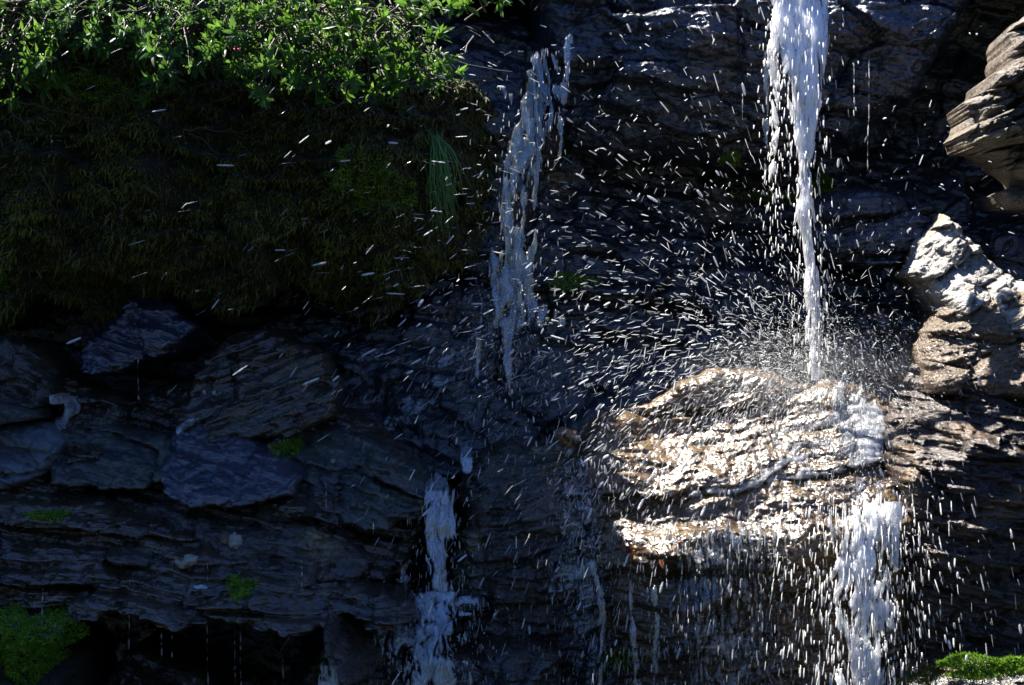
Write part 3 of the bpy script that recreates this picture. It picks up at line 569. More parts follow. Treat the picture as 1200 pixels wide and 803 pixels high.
# pink flower
fp = at(278, 57, 6.0); t = thing('flower', 'single pink red flower among the shrub leaves', 'flower', tuple(fp))
r = np.random.default_rng(5); n = 14; D = r.normal(size=(n, 3)); D[:, 1] -= .8
V, Q = leaves(np.repeat([np.array(fp)], n, 0), D, r.normal(size=(n, 3)), np.full(n, .014), .8, 1); part('petals', V, Q, None, M['petal'], t)
V, Q = tube([np.array(fp), np.array(fp) + (.01, .1, -.02), np.array(fp) + (.03, .3, -.03)], .0018, .0025); part('stem', V, Q, None, M['wood'], t)
# moss over the bank: one uncountable mass
n = 150000; px = RNG.uniform(-150, 600, n); py = RNG.uniform(-60, 400, n); x = (px - 600) * K * 6.8; z = CAMZ - (py - 401.5) * K * 6.8
y = front(x, z, [bank]); cl = fbm(x * 5, z * 5, 77, 4)
keep = (y < 50) & (RNG.uniform(-.6, .3, n) < cl); x, y, z = x[keep], y[keep], z[keep]; n = len(x)
D = np.stack([RNG.normal(size=n) * .6, -np.abs(RNG.normal(size=n)) - .4, RNG.normal(size=n) * .6 - .5], 1)
V, Q = blades(np.stack([x, y + .006, z], 1), D, RNG.uniform(.012, .04, n), RNG.uniform(.002, .005, n), 3)
tag(link('moss', mesh_np('moss', V, Q), M['moss_brown']), 'brown green moss matted over the shaded bank under the shrubs', 'moss', kind='stuff')
def moss(px, py, rx, ry, n, label, seed, mat='moss', Y=None, L=.018, dome=.03, surfs=None):
    r = np.random.default_rng(seed); y0 = Y or front_px(px, py, surfs); c = at(px, py, y0); sc = K * y0
    q = np.sqrt(r.uniform(0, 1, n)); a = r.uniform(0, 2 * math.pi, n); q = q * (1 + .25 * np.sin(a * 3 + seed) + .12 * np.sin(a * 7))
    x = c.x + np.cos(a) * q * rx * sc; z = c.z + np.sin(a) * q * ry * sc
    y = front(x, z, surfs); y = np.where((y > 50) | (y > y0 + .15), y0 + .02, y)
    lump = dome * np.clip(1 - q * q, 0, 1) * (1 + .8 * fbm(x * 25, z * 25, seed, 3))
    D = np.stack([np.cos(a) * q * .7 + r.normal(size=n) * .4, -np.full(n, .7) + r.normal(size=n) * .4, .3 + np.sin(a) * q * .7 + r.normal(size=n) * .4], 1)
    V, Q = blades(np.stack([x, y - lump, z], 1), D, r.uniform(.5, 1.2, n) * L, r.uniform(.12, .22, n) * L, seed, curl=.15)
    o = link('moss_clump', mesh_np('moss_clump', V, Q), M[mat], None, c); tag(o, label, 'moss', 'moss clumps on the rocks'); return o
moss(32, 752, 56, 38, 9000, 'big round green moss cushion in the lower left corner', 201, dome=.11, Y=5.95)
moss(1165, 783, 62, 13, 6000, 'sunlit yellow green moss on the bottom right rock', 202, dome=.03, Y=5.72)
moss(1090, 792, 34, 8, 1600, 'thin dull moss strip on the left end of the bottom right rock', 203, 'moss_brown', dome=.015, Y=5.8)
moss(964, 215, 13, 10, 1500, 'small bright moss tuft just right of the main waterfall', 204, dome=.04)
moss(857, 186, 10, 6, 800, 'small moss tuft on the recess edge left of the main waterfall', 205, dome=.03)
moss(340, 524, 14, 8, 1000, 'moss tuft between the blue slab and the green edged slab', 206, dome=.03)
moss(60, 603, 22, 4, 600, 'flat moss strip on the low wet ledge', 207, dome=.012)
moss(283, 686, 17, 9, 900, 'mossy fringe hanging from the drip edge of the low ledge', 208, dome=.03)
moss(670, 330, 28, 10, 900, 'moss patch on the wet wall right of the dim left waterfall', 209, dome=.02)
moss(430, 215, 50, 35, 2600, 'greener moss patch on the bank left of the hanging grass', 210, dome=.02)
moss(0, 325, 10, 16, 700, 'green moss lump at the left edge below the bank', 211, dome=.04)
moss(905, 232, 55, 7, 900, 'thin moss line along the recess behind the main waterfall', 212, dome=.012)
moss(130, 105, 60, 18, 1800, 'faint yellow green moss hump on the bank under the corner shrub', 213, dome=.02)
moss(730, 772, 26, 10, 500, 'faint moss on the foot of the sunlit ledge', 214, dome=.01)
# hanging grass
gp = at(512, 165, front_px(512, 165) - .03); t = thing('grass_tuft', 'long thin green grass tuft hanging left of the dim waterfall', 'grass', tuple(gp))
bl = []; r = np.random.default_rng(8)
for k in range(80):
    a = r.uniform(-1, 1); L = r.uniform(55, 118); sx = (r.normal() * 9 + 10 + (16 if r.uniform() < .15 else 0)) * K * 6.8; u = np.linspace(0, 1, 9)
    b0 = np.array(gp) + np.array([a * .03, r.normal() * .015, r.normal() * .02])
    pts = b0 + np.stack([sx * u ** 1.3 + .012 * r.normal() * np.sin(u * 4 + k), -.10 * np.sin(u * 2.2) + .02 * r.normal() * u, .025 * np.sin(u * math.pi) - L * K * 6.8 * u ** 1.15], 1)
    bl.append(tube(pts, .0025, .0008, 3))
V, Q = merge(bl); part('blades', V, Q, None, M['grass'], t)
# twigs and roots on the bank
TW = 'bare twigs and roots on the moss bank'
TWL = [((40, 40, 62, 30), 'pale bare twig beside the corner shrub'), ((20, 120, 130, 142), 'dark root running across the upper moss bank'), ((10, 118, 33, 146), 'short pale bent twig at the left edge of the bank'),
       ((215, 153, 290, 158), 'thin pale twig lying level on the bank'), ((222, 158, 256, 184), 'short twig slanting down from the level pale twig'), ((250, 120, 300, 96), 'twig curving up under the pink flower shrub'),
       ((470, 60, 600, 85), 'long thin stem reaching right from the shrubs to the dim waterfall'), ((85, 82, 140, 80), 'twig under the dark shrub'), ((140, 255, 165, 225), 'slanting twig on the lower bank'),
       ((380, 130, 470, 110), 'brown stem under the sunlit shrub'), ((726, 0, 746, 24), 'short thin stalk hanging at the top edge right of the dim waterfall'), ((50, 205, 66, 248), 'drooping root on the left of the bank')]
for k, ((a, b, c, d), lb) in enumerate(TWL):
    r = np.random.default_rng(300 + k); u = np.linspace(0, 1, 9); px = a + (c - a) * u + r.normal(size=9) * 1.2; py = b + (d - b) * u + 7 * np.sin(u * math.pi) * r.uniform(-1, 1) + r.normal(size=9) * .8
    pts = []
    for p, q in zip(px, py):
        yy = min(front_px(p, q), 7.2) - .035; pts.append(at(p, q, yy))
    pts = np.array(pts); pts[:, 1] = np.convolve(np.pad(pts[:, 1], 2, 'edge'), np.ones(5) / 5, 'valid') - .02
    V, Q = tube(pts, .0035, .0014, 5); o = link('twig', mesh_np('twig', V, Q), M['wood'], None, Vector(pts[0])); tag(o, lb, 'twig', TW)
# rust brown dead leaves caught on the ledge
for k, (px, py) in enumerate(((727, 640), (741, 646), (733, 650), (760, 592), (789, 634), (773, 655))):
    r = np.random.default_rng(400 + k); c = at(px, py, front_px(px, py) - .02)
    V, Q = leaves(np.array([np.array(c)] * 3), r.normal(size=(3, 3)) + (0.6, -.3, -.2), np.array([[0, -.5, 1.0]] * 3), np.full(3, .04), .45, k)
    o = link('dead_leaf', mesh_np('dead_leaf', V, Q), M['dead'], None, c); tag(o, 'rust red dead leaves stuck on the sunlit ledge at its left front', 'dead leaf', 'dead leaves caught on the sunlit ledge')
# ================================================================== WATER
def sheet(path, nu, nv, fu, fv, thr, thick, seed, hug=None, gap=.012, wob=.02, edgep=2.5, slant=0.0, ew=1.15, ends=(0, 0)):
    """falling water as lens-shaped ribbons: path rows (px, py, Y, half width px); thr(v) = how broken it is"""
    P = np.array(path, float); seg = np.concatenate([[0], np.cumsum(np.hypot(np.diff(P[:, 0]), np.diff(P[:, 1])))]); L = seg[-1]
    v = np.linspace(0, 1, nv); rows = np.stack([np.interp(v * L, seg, P[:, k]) for k in range(4)], 1)
    u = np.linspace(-1, 1, nu); Ug, Vg = np.meshgrid(u, v)
    px = rows[:, 0:1] + Ug * rows[:, 3:4]; py = np.repeat(rows[:, 1:2], nu, 1); Y = np.repeat(rows[:, 2:3], nu, 1)
    along = Vg * L / 300.0; across = (px - 600) / 300.0
    warp = .05 * fbm(across * 8, along * 3, seed + 3, 3)
    px = px + 300 * wob * fbm(across * 9, along * 2.5, seed + 5, 3)
    n = fbm((across + warp) * fu + slant * along, along * fv, seed, 4, .55)
    n = n + .25 * fbm((across + warp) * fu * 3, along * fv * 2.5, seed + 8, 3)
    n = n + .16 * fbm((across + warp) * fu * 5, along * fv * 2, seed + 14, 2)
    t = n - np.vectorize(thr)(Vg) - ew * np.abs(Ug) ** edgep + .28 - (np.clip(1 - Vg / ends[0], 0, 1) ** 1.5 * .9 if ends[0] else 0) - (np.clip(1 - (1 - Vg) / ends[1], 0, 1) ** 1.5 * .9 if ends[1] else 0)
    X = WX(px, Y); Z = WZ(py, Y)
    if hug:
        f = front(X, Z, hug); Y = np.where(f < 50, np.minimum(f - gap, Y + .4), Y)
        k = np.ones(5) / 5
        Y = np.apply_along_axis(lambda c: np.convolve(np.pad(c, 2, 'edge'), k, 'valid'), 0, Y)
        X = WX(px, Y); Z = WZ(py, Y)
    Y = Y + .02 * fbm(across * 14, along * 4, seed + 9, 3)
    th = thick * np.sqrt(np.clip(t, 0, 1)) * (1 + .6 * fbm(across * 30, along * 9, seed + 11, 2)); th = np.where(t > 0, np.maximum(th, 1e-4), 0)
    m = t > 0
    mi = m[:-1, :-1] | m[1:, :-1] | m[:-1, 1:] | m[1:, 1:]
    idx = np.arange(X.size).reshape(X.shape)
    Q1 = np.stack([idx[:-1, :-1], idx[1:, :-1], idx[1:, 1:], idx[:-1, 1:]], -1)[mi]
    Vf = np.stack([X, Y - th, Z], -1).reshape(-1, 3); Vb = np.stack([X, Y + th * .6, Z], -1).reshape(-1, 3)
    back = np.where(m.ravel(), np.arange(X.size) + X.size, np.arange(X.size))
    Q = np.concatenate([Q1, back[Q1][:, ::-1]])
    V = np.concatenate([Vf, Vb]); us, inv = np.unique(Q.ravel(), return_inverse=True)
    return V[us], inv.reshape(-1, 4)
SPIN = None
def slivers(C, Dv, Ln, Rd, ns=5):
    """closed drops drawn out along their flight"""
    n = len(C); Dv = Dv / (np.linalg.norm(Dv, axis=1, keepdims=True) + 1e-9)
    A = np.cross(Dv, np.array([.31, .87, .22])); A /= np.linalg.norm(A, axis=1, keepdims=True); B = np.cross(Dv, A)
    prof = ((-.5, .12), (-.36, .8), (0, 1.0), (.36, .8), (.5, .12)); V = []
    for t, rr in prof:
        for k in range(ns):
            a = 2 * math.pi * k / ns
            V.append(C + Dv * (Ln * t)[:, None] + (A * math.cos(a) + B * math.sin(a)) * (Rd * rr)[:, None])
    V = np.stack(V, 1); m = V.shape[1]; V = V.reshape(-1, 3); q = []
    for i in range(4):
        for k in range(ns): q.append((i * ns + k, i * ns + (k + 1) % ns, (i + 1) * ns + (k + 1) % ns, (i + 1) * ns + k))
    b = np.arange(n)[:, None, None] * m; Q = (b + np.array(q)[None]).reshape(-1, 4); return V, Q
def fringe(path, n, over, ln, rd, seed, depth=.05):
    """loose drops and threads flying along with a fall"""
    r = np.random.default_rng(seed); P = np.array(path, float); L = np.concatenate([[0], np.cumsum(np.hypot(np.diff(P[:, 0]), np.diff(P[:, 1])))])
    q = r.uniform(0, L[-1], n); c = np.stack([np.interp(q, L, P[:, k]) for k in range(4)], 1)
    u = np.clip(r.normal(size=n), -2.2, 2.2) * .62; px = c[:, 0] + u * c[:, 3] * over; Y = c[:, 2] + r.normal(size=n) * depth - .01
    C = np.stack([WX(px, Y), Y, WZ(c[:, 1], Y)], 1)
    return slivers(C, np.stack([u * .08 + r.normal(size=n) * .06, r.normal(size=n) * .05, -np.ones(n)], 1), ln * r.uniform(.3, 1.3, n), rd * (.35 + r.beta(1.2, 3, n)), 4)
def water(name, label, cat, pieces, group=None):
    V0 = pieces[0][1][0]; t = thing(name, label, cat, tuple(V0[np.argmin(V0[:, 2])]), group)
    for nm, (V, Q), mat in pieces: part(nm, V, Q, None, M[mat], t)
    return t
WF = 'streams of the waterfall'
water('waterfall', 'main white sunlit waterfall falling from the top edge at right', 'waterfall', [
    ('stream', sheet([(934, -80, 7.05, 40), (934, -40, 6.9, 44), (936, 26, 6.80, 42), (943, 62, 6.75, 33), (946, 104, 6.71, 24), (944, 200, 6.66, 18), (948, 300, 6.6, 13), (954, 446, 6.54, 15)], 120, 720, 32, 3.4, lambda v: -.2 + .3 * v, .034, 31, edgep=3.0, wob=.035), 'white'),
    ('droplets', fringe([(934, -40, 6.86, 40), (944, 70, 6.72, 32), (946, 110, 6.69, 24), (944, 200, 6.64, 24), (948, 300, 6.58, 18), (954, 440, 6.52, 20)], 420, 1.0, .035, .003, 701), 'white'),
    ('droplets', fringe([(906, 20, 6.78, 12), (908, 224, 6.74, 10), (905, 300, 6.74, 10)], 160, 1.2, .03, .003, 702), 'white'),
    ('strand', sheet([(908, -20, 6.84, 12), (906, 60, 6.8, 10), (910, 110, 6.78, 8), (909, 170, 6.76, 7), (907, 224, 6.75, 5)], 30, 300, 34, 8, lambda v: 0 + .2 * v, .02, 33, wob=.03), 'white'),
    ('strand', sheet([(898, 60, 6.84, 5), (896, 150, 6.82, 6), (897, 200, 6.8, 4)], 20, 180, 34, 9, lambda v: .12 + .2 * v, .012, 34), 'veil')], WF)
water('waterfall', 'thin dim bluish waterfall spreading down the shaded rock left of centre', 'waterfall', [
    ('stream', sheet([(654, 36, 7.0, 16), (642, 66, 6.95, 40), (630, 110, 6.9, 52), (618, 160, 6.86, 52), (612, 220, 6.82, 54), (606, 290, 6.8, 54), (604, 340, 6.78, 70), (612, 372, 6.76, 96), (616, 392, 6.75, 90)], 210, 620, 26, 3.6, lambda v: .10 + .08 * v, .014, 41, edgep=1.6, ends=(.12, .04), wob=.05), 'veil'),
    ('stream', sheet([(652, 40, 6.98, 14), (636, 90, 6.92, 34), (622, 140, 6.86, 34), (606, 200, 6.82, 30), (598, 290, 6.79, 34), (590, 386, 6.75, 44)], 130, 620, 34, 5, lambda v: .10 + .08 * v, .012, 141, edgep=1.6, ends=(.15, .06), wob=.06), 'veil'),
    ('droplets', fringe([(650, 60, 6.92, 26), (630, 110, 6.88, 46), (614, 200, 6.8, 48), (602, 320, 6.76, 56), (598, 390, 6.74, 80)], 260, 1.2, .022, .0022, 703), 'lace'),
    ('droplets', fringe([(598, 380, 6.74, 40), (597, 480, 6.7, 40)], 120, 1.3, .025, .0024, 704), 'veil'),
    ('strand', sheet([(668, 36, 6.98, 6), (660, 110, 6.9, 8), (656, 160, 6.87, 7), (654, 205, 6.85, 6)], 26, 260, 30, 6, lambda v: 0 + .2 * v, .013, 43, ends=(.05, .2)), 'veil'),
    ('strand', sheet([(598, 366, 6.76, 18), (596, 395, 6.74, 8), (596, 470, 6.7, 7)], 30, 160, 26, 6, lambda v: -.1 + .3 * v, .014, 44, ends=(.1, .2)), 'veil'),
    ('strand', sheet([(562, 395, 6.76, 4), (560, 450, 6.74, 4)], 14, 80, 30, 6, lambda v: .05 + .2 * v, .01, 45), 'veil')], WF)
water('water_film', 'blue glinting film of water over the wall left of the thin waterfall', 'water film', [
    ('film', sheet([(560, 390, 6.9, 70), (520, 440, 6.9, 70), (470, 490, 6.9, 60), (430, 516, 6.9, 40)], 140, 240, 14, 9, lambda v: .2, .010, 47, hug=SURF, slant=8, ends=(.2, .2), edgep=1.5), 'veil')], WF)
water('waterfall', 'smooth blue chute pouring over the edge at lower centre left', 'waterfall', [
    ('stream', sheet([(518, 550, 6.52, 9), (516, 575, 6.38, 22), (517, 600, 6.34, 24), (518, 640, 6.3, 25), (517, 704, 6.26, 26)], 90, 340, 30, 3.4, lambda v: -.2 + .25 * v, .014, 51, edgep=2.0, wob=.045, ends=(.1, .1)), 'chute'),
    ('droplets', fringe([(516, 575, 6.34, 22), (518, 640, 6.28, 26), (515, 700, 6.24, 34), (500, 730, 6.2, 50)], 260, 1.2, .025, .0028, 705), 'lace'),
    ('strand', sheet([(448, 590, 6.5, 6), (446, 640, 6.46, 6), (440, 690, 6.42, 7)], 20, 160, 28, 8, lambda v: .12, .010, 52, ends=(.1, .1)), 'veil'),
    ('strand', sheet([(474, 650, 6.46, 12), (474, 720, 6.4, 14)], 26, 120, 34, 8, lambda v: .16, .010, 55, ends=(.1, .1)), 'veil'),
    ('runoff', sheet([(517, 690, 6.24, 36), (508, 706, 6.20, 70), (500, 722, 6.16, 84), (490, 748, 6.10, 88)], 190, 180, 24, 9, lambda v: -.08 + .1 * v, .013, 53, edgep=1.5, ends=(.1, .1), wob=.06), 'lace'),
    ('runoff', sheet([(476, 726, 6.12, 70), (488, 748, 6.06, 92), (508, 775, 6.02, 76), (515, 850, 6.0, 70)], 200, 300, 26, 8, lambda v: .02, .013, 153, edgep=1.5, ends=(.08, 0), wob=.06), 'lace'),
    ('droplets', fringe([(512, 700, 6.2, 40), (495, 730, 6.14, 70), (500, 770, 6.04, 70), (512, 830, 6.0, 60)], 500, 1.0, .022, .0028, 709), 'lace'),
    ('runoff', sheet([(388, 752, 6.14, 12), (386, 780, 6.06, 16), (385, 840, 6.02, 16)], 34, 120, 24, 6, lambda v: -.15, .02, 54, ends=(.12, 0)), 'lace')], WF)
water('waterfall', 'short blue spout between the centre rock and the wall above the chute', 'waterfall', [
    ('stream', sheet([(546, 518, 6.72, 9), (547, 536, 6.62, 12), (548, 560, 6.58, 10)], 30, 80, 20, 5, lambda v: -.25, .018, 56, ends=(.2, .2)), 'chute')], WF)
water('water_film', 'blinding white stream running down the right side of the sunlit ledge, plus glare drawn as white film', 'water film', [
    ('film', sheet([(965, 430, 6.7, 95), (995, 462, 6.6, 66), (1012, 510, 6.4, 46), (1020, 550, 6.2, 46), (1024, 600, 6.05, 60)], 190, 340, 22, 5, lambda v: -.06 + .04 * v, .014, 61, hug=[LB, BLK], gap=.006, edgep=1.4, ends=(.25, .1), wob=.06), 'white'),
    ('film', sheet([(990, 470, 6.5, 60), (945, 530, 6.3, 110), (880, 592, 6.1, 150)], 240, 260, 24, 12, lambda v: -.34, .006, 62, hug=[LB], gap=.012, slant=-6, edgep=1.3, ends=(.25, .1), wob=.05), 'white')], WF)  # second film puts the sun glare of the slope in as white water
water('waterfall', 'broad broken white curtain falling off the ledge at lower right', 'waterfall', [
    ('stream', sheet([(1020, 572, 6.1, 60), (1016, 590, 6.03, 66), (1016, 620, 5.98, 66), (1012, 680, 5.93, 62), (1010, 740, 5.9, 62), (1010, 860, 5.86, 66)], 230, 620, 30, 5, lambda v: .10 + .14 * v, .02, 65, edgep=2.2, wob=.04, ends=(.1, 0)), 'white'),
    ('droplets', fringe([(1016, 584, 6.0, 60), (1014, 680, 5.92, 66), (1010, 830, 5.86, 72)], 650, 1.2, .04, .0028, 706), 'white'),
    ('strand', sheet([(1046, 588, 6.0, 11), (1050, 640, 5.96, 9), (1052, 690, 5.94, 6)], 26, 180, 26, 7, lambda v: -.2 + .4 * v, .018, 66, ends=(0, .2)), 'white'),
    ('strand', sheet([(1014, 572, 6.08, 18), (1012, 590, 6.0, 24), (1014, 650, 5.94, 18), (1010, 740, 5.9, 18), (1010, 860, 5.86, 20)], 50, 460, 26, 6, lambda v: -.1 + .15 * v, .028, 67, edgep=2, wob=.05, ends=(.12, 0)), 'white')], WF)
water('water_film', 'veil of fine trickles along the front of the sunlit ledge', 'water film', [
    ('film', sheet([(850, 596, 6.2, 130), (850, 680, 6.2, 130), (850, 740, 6.2, 135), (850, 860, 6.2, 135)], 420, 460, 62, 12, lambda v: .25 - .04 * v, .007, 71, wob=.02, edgep=2, ends=(.12, 0), hug=[LB], gap=.02), 'veil2'),
    ('droplets', fringe([(860, 610, 6.08, 130), (860, 830, 6.06, 140)], 520, 1.0, .03, .0024, 707), 'lace')], WF)
water('water_film', 'blue trickles running down the centre rock left of the ledge', 'water film', [
    ('film', sheet([(678, 510, 6.45, 16), (684, 560, 6.32, 34), (680, 620, 6.2, 54), (672, 680, 6.2, 54), (690, 740, 6.2, 36), (700, 860, 6.15, 30)], 180, 520, 34, 6, lambda v: .0, .011, 72, hug=[LB, CEN], gap=.02, wob=.04, edgep=1.6), 'veil'),
    ('droplets', fringe([(684, 540, 6.24, 40), (690, 680, 6.12, 60), (710, 830, 6.08, 70)], 420, 1.1, .026, .0024, 708), 'veil2'),
    ('strand', sheet([(690, 640, 6.1, 7), (702, 700, 6.08, 6), (706, 760, 6.06, 6), (704, 850, 6.05, 7)], 22, 300, 30, 10, lambda v: .06, .011, 73, ends=(.1, 0), wob=.03), 'veil'),
    ('strand', sheet([(738, 672, 6.0, 5), (742, 740, 5.98, 5), (748, 850, 5.97, 5)], 18, 220, 30, 11, lambda v: 0.1, .010, 74, ends=(.1, 0), wob=.03), 'veil'),
    ('strand', sheet([(764, 680, 5.98, 5), (768, 740, 5.96, 5), (768, 850, 5.95, 6)], 18, 220, 30, 11, lambda v: 0.08, .010, 75, ends=(.1, 0), wob=.03), 'veil')], WF)
# hanging threads of drips
TH = 'thin threads of dripping water'
def trickle(px, py0, py1, Y, label, seed, w=1.3):
    r = np.random.default_rng(seed); n = max(10, int((py1 - py0) / 1.6)); py = np.linspace(py0, py1, n); x = px + np.cumsum(r.normal(size=n) * .12)
    pts = np.array([at(a, b, Y) for a, b in zip(x, py)]); bead = np.clip(fbm(np.arange(n) * .22, np.full(n, seed * 1.7), seed, 3) * 2.2 + .25, 0.04, 1)
    V, Q = tube(pts, 1.0, 1.0, 6); c = np.repeat(pts, 6, 0); V = c + (V - c) * np.repeat(bead * w * .9 * K * Y, 6)[:, None]
    o = link('water_trickle', mesh_np('water_trickle', V, Q), M['thread'], None, Vector(pts[-1])); tag(o, label, 'trickle', TH)
LD = [(50, 690, 735, 'leftmost drip thread above the moss cushion'), (152, 676, 770, 'beaded drip thread under the low ledge, second from the left'), (190, 682, 775, 'drip thread right of the beaded one under the low ledge'), (202, 690, 770, 'faintest drip thread under the low ledge'),
      (243, 660, 803, 'longest drip thread falling from the white quartz chip'), (282, 696, 803, 'drip thread under the mossy fringe'), (275, 740, 803, 'broken drip thread just left of the mossy fringe thread'), (353, 655, 745, 'drip thread near the right end of the low ledge'), (331, 765, 803, 'short drip thread at the bottom edge left of the chute runoff')]
for k, (px, a, b, lb) in enumerate(LD): trickle(px, a, b, 5.98, lb, 500 + k)
trickle(162, 410, 468, 6.72, 'drip thread under the violet rock in the left recess', 520)
trickle(382, 562, 606, 6.36, 'drip thread under the green edged slab', 521)
trickle(1019, 60, 200, 6.85, 'long thin drip thread right of the main waterfall', 522, .9)
trickle(1001, 70, 130, 6.85, 'short broken drip thread close to the main waterfall', 523)
trickle(870, 110, 140, 6.9, 'very short drip under the overhang left of the waterfall', 524, .9)
trickle(915, 230, 300, 6.9, 'faint thread below the side strand of the main waterfall', 525, .9)
# ---- spray: drops thrown from where the falls strike
def ballistic(n, src, spd, up, xb, yb, tmax, seed, spread=.05):
    r = np.random.default_rng(seed); a = r.uniform(0, 2 * math.pi, n); el = np.arcsin(np.clip(r.normal(up, .35, n), .02, 1))
    s = spd * r.beta(1.6, 2.2, n)
    v = np.stack([np.cos(a) * np.cos(el) * s * xb[0] + xb[1] * s, np.sin(a) * np.cos(el) * s * yb[0] + yb[1] * s, np.sin(el) * s], 1)
    t = r.uniform(0, 1, n) ** .9 * tmax; c = np.array(src) + r.normal(size=(n, 3)) * spread + v * t[:, None]; c[:, 2] -= 4.9 * t * t
    vv = v.copy(); vv[:, 2] -= 9.8 * t
    return c, vv, t
SRC = at(950, 436, 6.5)
sets = [ballistic(20000, SRC, 7.6, .55, (.72, -.25), (.16, -.12), .85, 601, .13), ballistic(6500, SRC, 3.6, .35, (.9, -.3), (.25, -.12), .45, 602, .09), ballistic(4500, at(1000, 440, 6.45), 2.0, .4, (1.1, .1), (.3, -.15), .35, 603, .12),
        ballistic(2500, at(595, 380, 6.7), 2.6, .5, (.9, 0), (.2, -.3), .55, 604, .05), ballistic(1400, at(515, 705, 6.2), 1.8, .5, (.9, 0), (.3, -.2), .4, 605, .05), ballistic(5000, at(1015, 590, 6.0), 1.6, .3, (.9, 0), (.3, -.3), .7, 606, .1)]
sets.append(ballistic(3500, SRC, 7.4, .62, (.3, -.62), (.16, -.14), .95, 609, .1))
sets.append(ballistic(4500, at(930, 436, 6.45), 5.0, .22, (.25, -.85), (.22, -.15), .42, 608, .08))
sets.append(ballistic(9000, at(960, 440, 6.5), 2.6, .4, (.9, -.05), (.25, -.12), .4, 607, .10))
C = np.concatenate([s[0] for s in sets]); Vv = np.concatenate([s[1] for s in sets])
# drops falling in front of the lower ledges
r = np.random.default_rng(610); n = 600; px = np.where(r.uniform(size=n) < .75, r.uniform(640, 1200, n), r.uniform(400, 1200, n)); py = r.uniform(560, 830, n); Yd = r.uniform(5.55, 5.98, n)
C = np.concatenate([C, np.stack([WX(px, Yd), Yd, WZ(py, Yd)], 1)])
Vv = np.concatenate([Vv, np.stack([(px - 850) / 350 * .5 + r.normal(size=n) * .35, r.normal(size=n) * .2, -r.uniform(2, 4.2, n)], 1)])
f = front(C[:, 0], C[:, 2]); ppx = C[:, 0] / (K * C[:, 1]) + 600; ppy = 401.5 - (C[:, 2] - CAMZ) / (K * C[:, 1])
dl = np.hypot(np.maximum(0, 430 - ppx), 0)
ok = (C[:, 1] < f - .02) & (C[:, 1] > 4.6) & (ppx > -40) & (ppx < 1240) & (ppy > -40) & (ppy < 840) & (np.random.default_rng(9).uniform(size=len(C)) > .25 - .25 * (ppx > 330) * (ppy < 470) + .5 * (ppy > 470) * (ppx < 700) * np.clip((700 - ppx) / 300, 0, 1) - .25 * (ppx > 700) + dl / 560)
C = C[ok]; Vv = Vv[ok]; sp = np.linalg.norm(Vv, axis=1)
r = np.random.default_rng(611); keep = r.permutation(len(C))[:13500]; C = C[keep]; Vv = Vv[keep]; sp = sp[keep]
near = np.hypot(C[:, 0] - SRC.x, C[:, 2] - SRC.z)
Ln = np.clip(sp * .0085, .005, .05) * r.uniform(.3, 1.5, len(C)); Rd = .0004 + .00075 * np.exp(np.clip(r.normal(size=len(C)), -2, 2.2) * .75) * np.clip(.45 + near, .5, 1)
print('drops', len(C))
size = Ln * Rd; order = np.argsort(-size)
big, rest = [], []
gridc = {}
for i in order:      # the largest, spread so that they stand apart
    if len(big) < 280:
        kx = (int((C[i, 0] / (K * C[i, 1]) + 600) // 22), int((C[i, 2]) // .075))
        if kx not in gridc: gridc[kx] = 1; big.append(i); continue
    rest.append(i)
rest = np.array(rest); big = np.array(big)
V, Q = slivers(C[rest], Vv[rest], Ln[rest], Rd[rest]); o = link('spray', mesh_np('spray', V, Q), M['fine'])
tag(o, 'fine spray of water drops thrown up by the splash over the cliff', 'spray', kind='stuff')
V, Q = slivers(np.zeros((1, 3)), np.array([[0, 0, 1.0]]), np.array([1.0]), np.array([1.0]), 8)
dm = mesh_np('water_drop', V, Q); dm.materials.append(M['drop'])
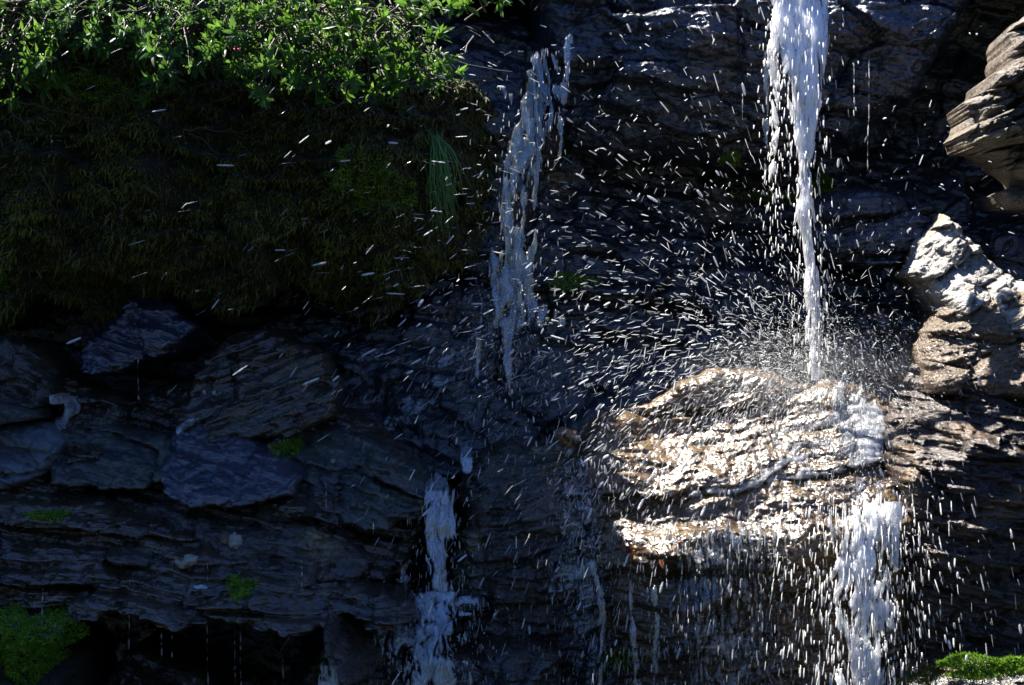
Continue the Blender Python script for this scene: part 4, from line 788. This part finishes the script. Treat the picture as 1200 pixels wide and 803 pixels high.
for i in big:
    px = C[i, 0] / (K * C[i, 1]) + 600; py = 401.5 - (C[i, 2] - CAMZ) / (K * C[i, 1])
    o = bpy.data.objects.new('water_drop', dm); COL.objects.link(o); o.location = C[i]
    o.rotation_euler = Vector(Vv[i]).to_track_quat('Z', 'Y').to_euler(); o.scale = (Rd[i] * 1.15, Rd[i] * 1.15, Ln[i])
    if py > 540: lb, gr = 'water drop falling in front of the lower rocks', 'drops falling past the lower rocks'
    elif px < 480: lb, gr = 'water drop flying in front of the dark moss bank or left slabs', 'drops over the left side'
    elif px < 760: lb, gr = 'water drop flying across the dark wall around the thin waterfall', 'drops over the dark wall'
    else: lb, gr = 'water drop flying around the main waterfall and its splash', 'drops around the main waterfall'
    tag(o, lb, 'water drop', gr)

m, t_, out = mat_new('splash_mist')
pv = N(t_, 'ShaderNodeVolumePrincipled'); pv.inputs['Color'].default_value = (.95, .97, 1, 1); pv.inputs['Anisotropy'].default_value = .3
tc = N(t_, 'ShaderNodeTexCoord'); ln = N(t_, 'ShaderNodeVectorMath', operation='LENGTH'); t_.links.new(tc.outputs['Object'], ln.inputs[0])
nz = N(t_, 'ShaderNodeTexNoise', i_Scale=2.6, i_Detail=4.0); t_.links.new(tc.outputs['Object'], nz.inputs[0])
dn = math_(t_, 'MULTIPLY', ramp(t_, ln.outputs['Value'], [(.0, 1.0), (.45, .35), (1.0, 0.0)]), ramp(t_, nz.outputs[0], [(.36, 0.0), (.66, 1.0)]))
t_.links.new(math_(t_, 'MULTIPLY', dn, .9), pv.inputs['Density']); t_.links.new(pv.outputs[0], out.inputs['Volume'])
V = []; Q = []; nu = 24; nv = 13
for j in range(nv):
    for i in range(nu):
        a = 2 * math.pi * i / nu; b = math.pi * (j + .02) / (nv - .96); V.append((math.sin(b) * math.cos(a), math.sin(b) * math.sin(a), math.cos(b)))
for j in range(nv - 1):
    for i in range(nu): Q.append((j * nu + i, (j + 1) * nu + i, (j + 1) * nu + (i + 1) % nu, j * nu + (i + 1) % nu))
Q.append((0, 6, 12, 18))
o = link('mist', mesh_np('mist', V, Q), m); o.location = at(945, 436, 6.5); o.scale = (.55, .28, .17)
tag(o, 'soft mist hanging where the main waterfall strikes the ledge', 'mist', kind='stuff')
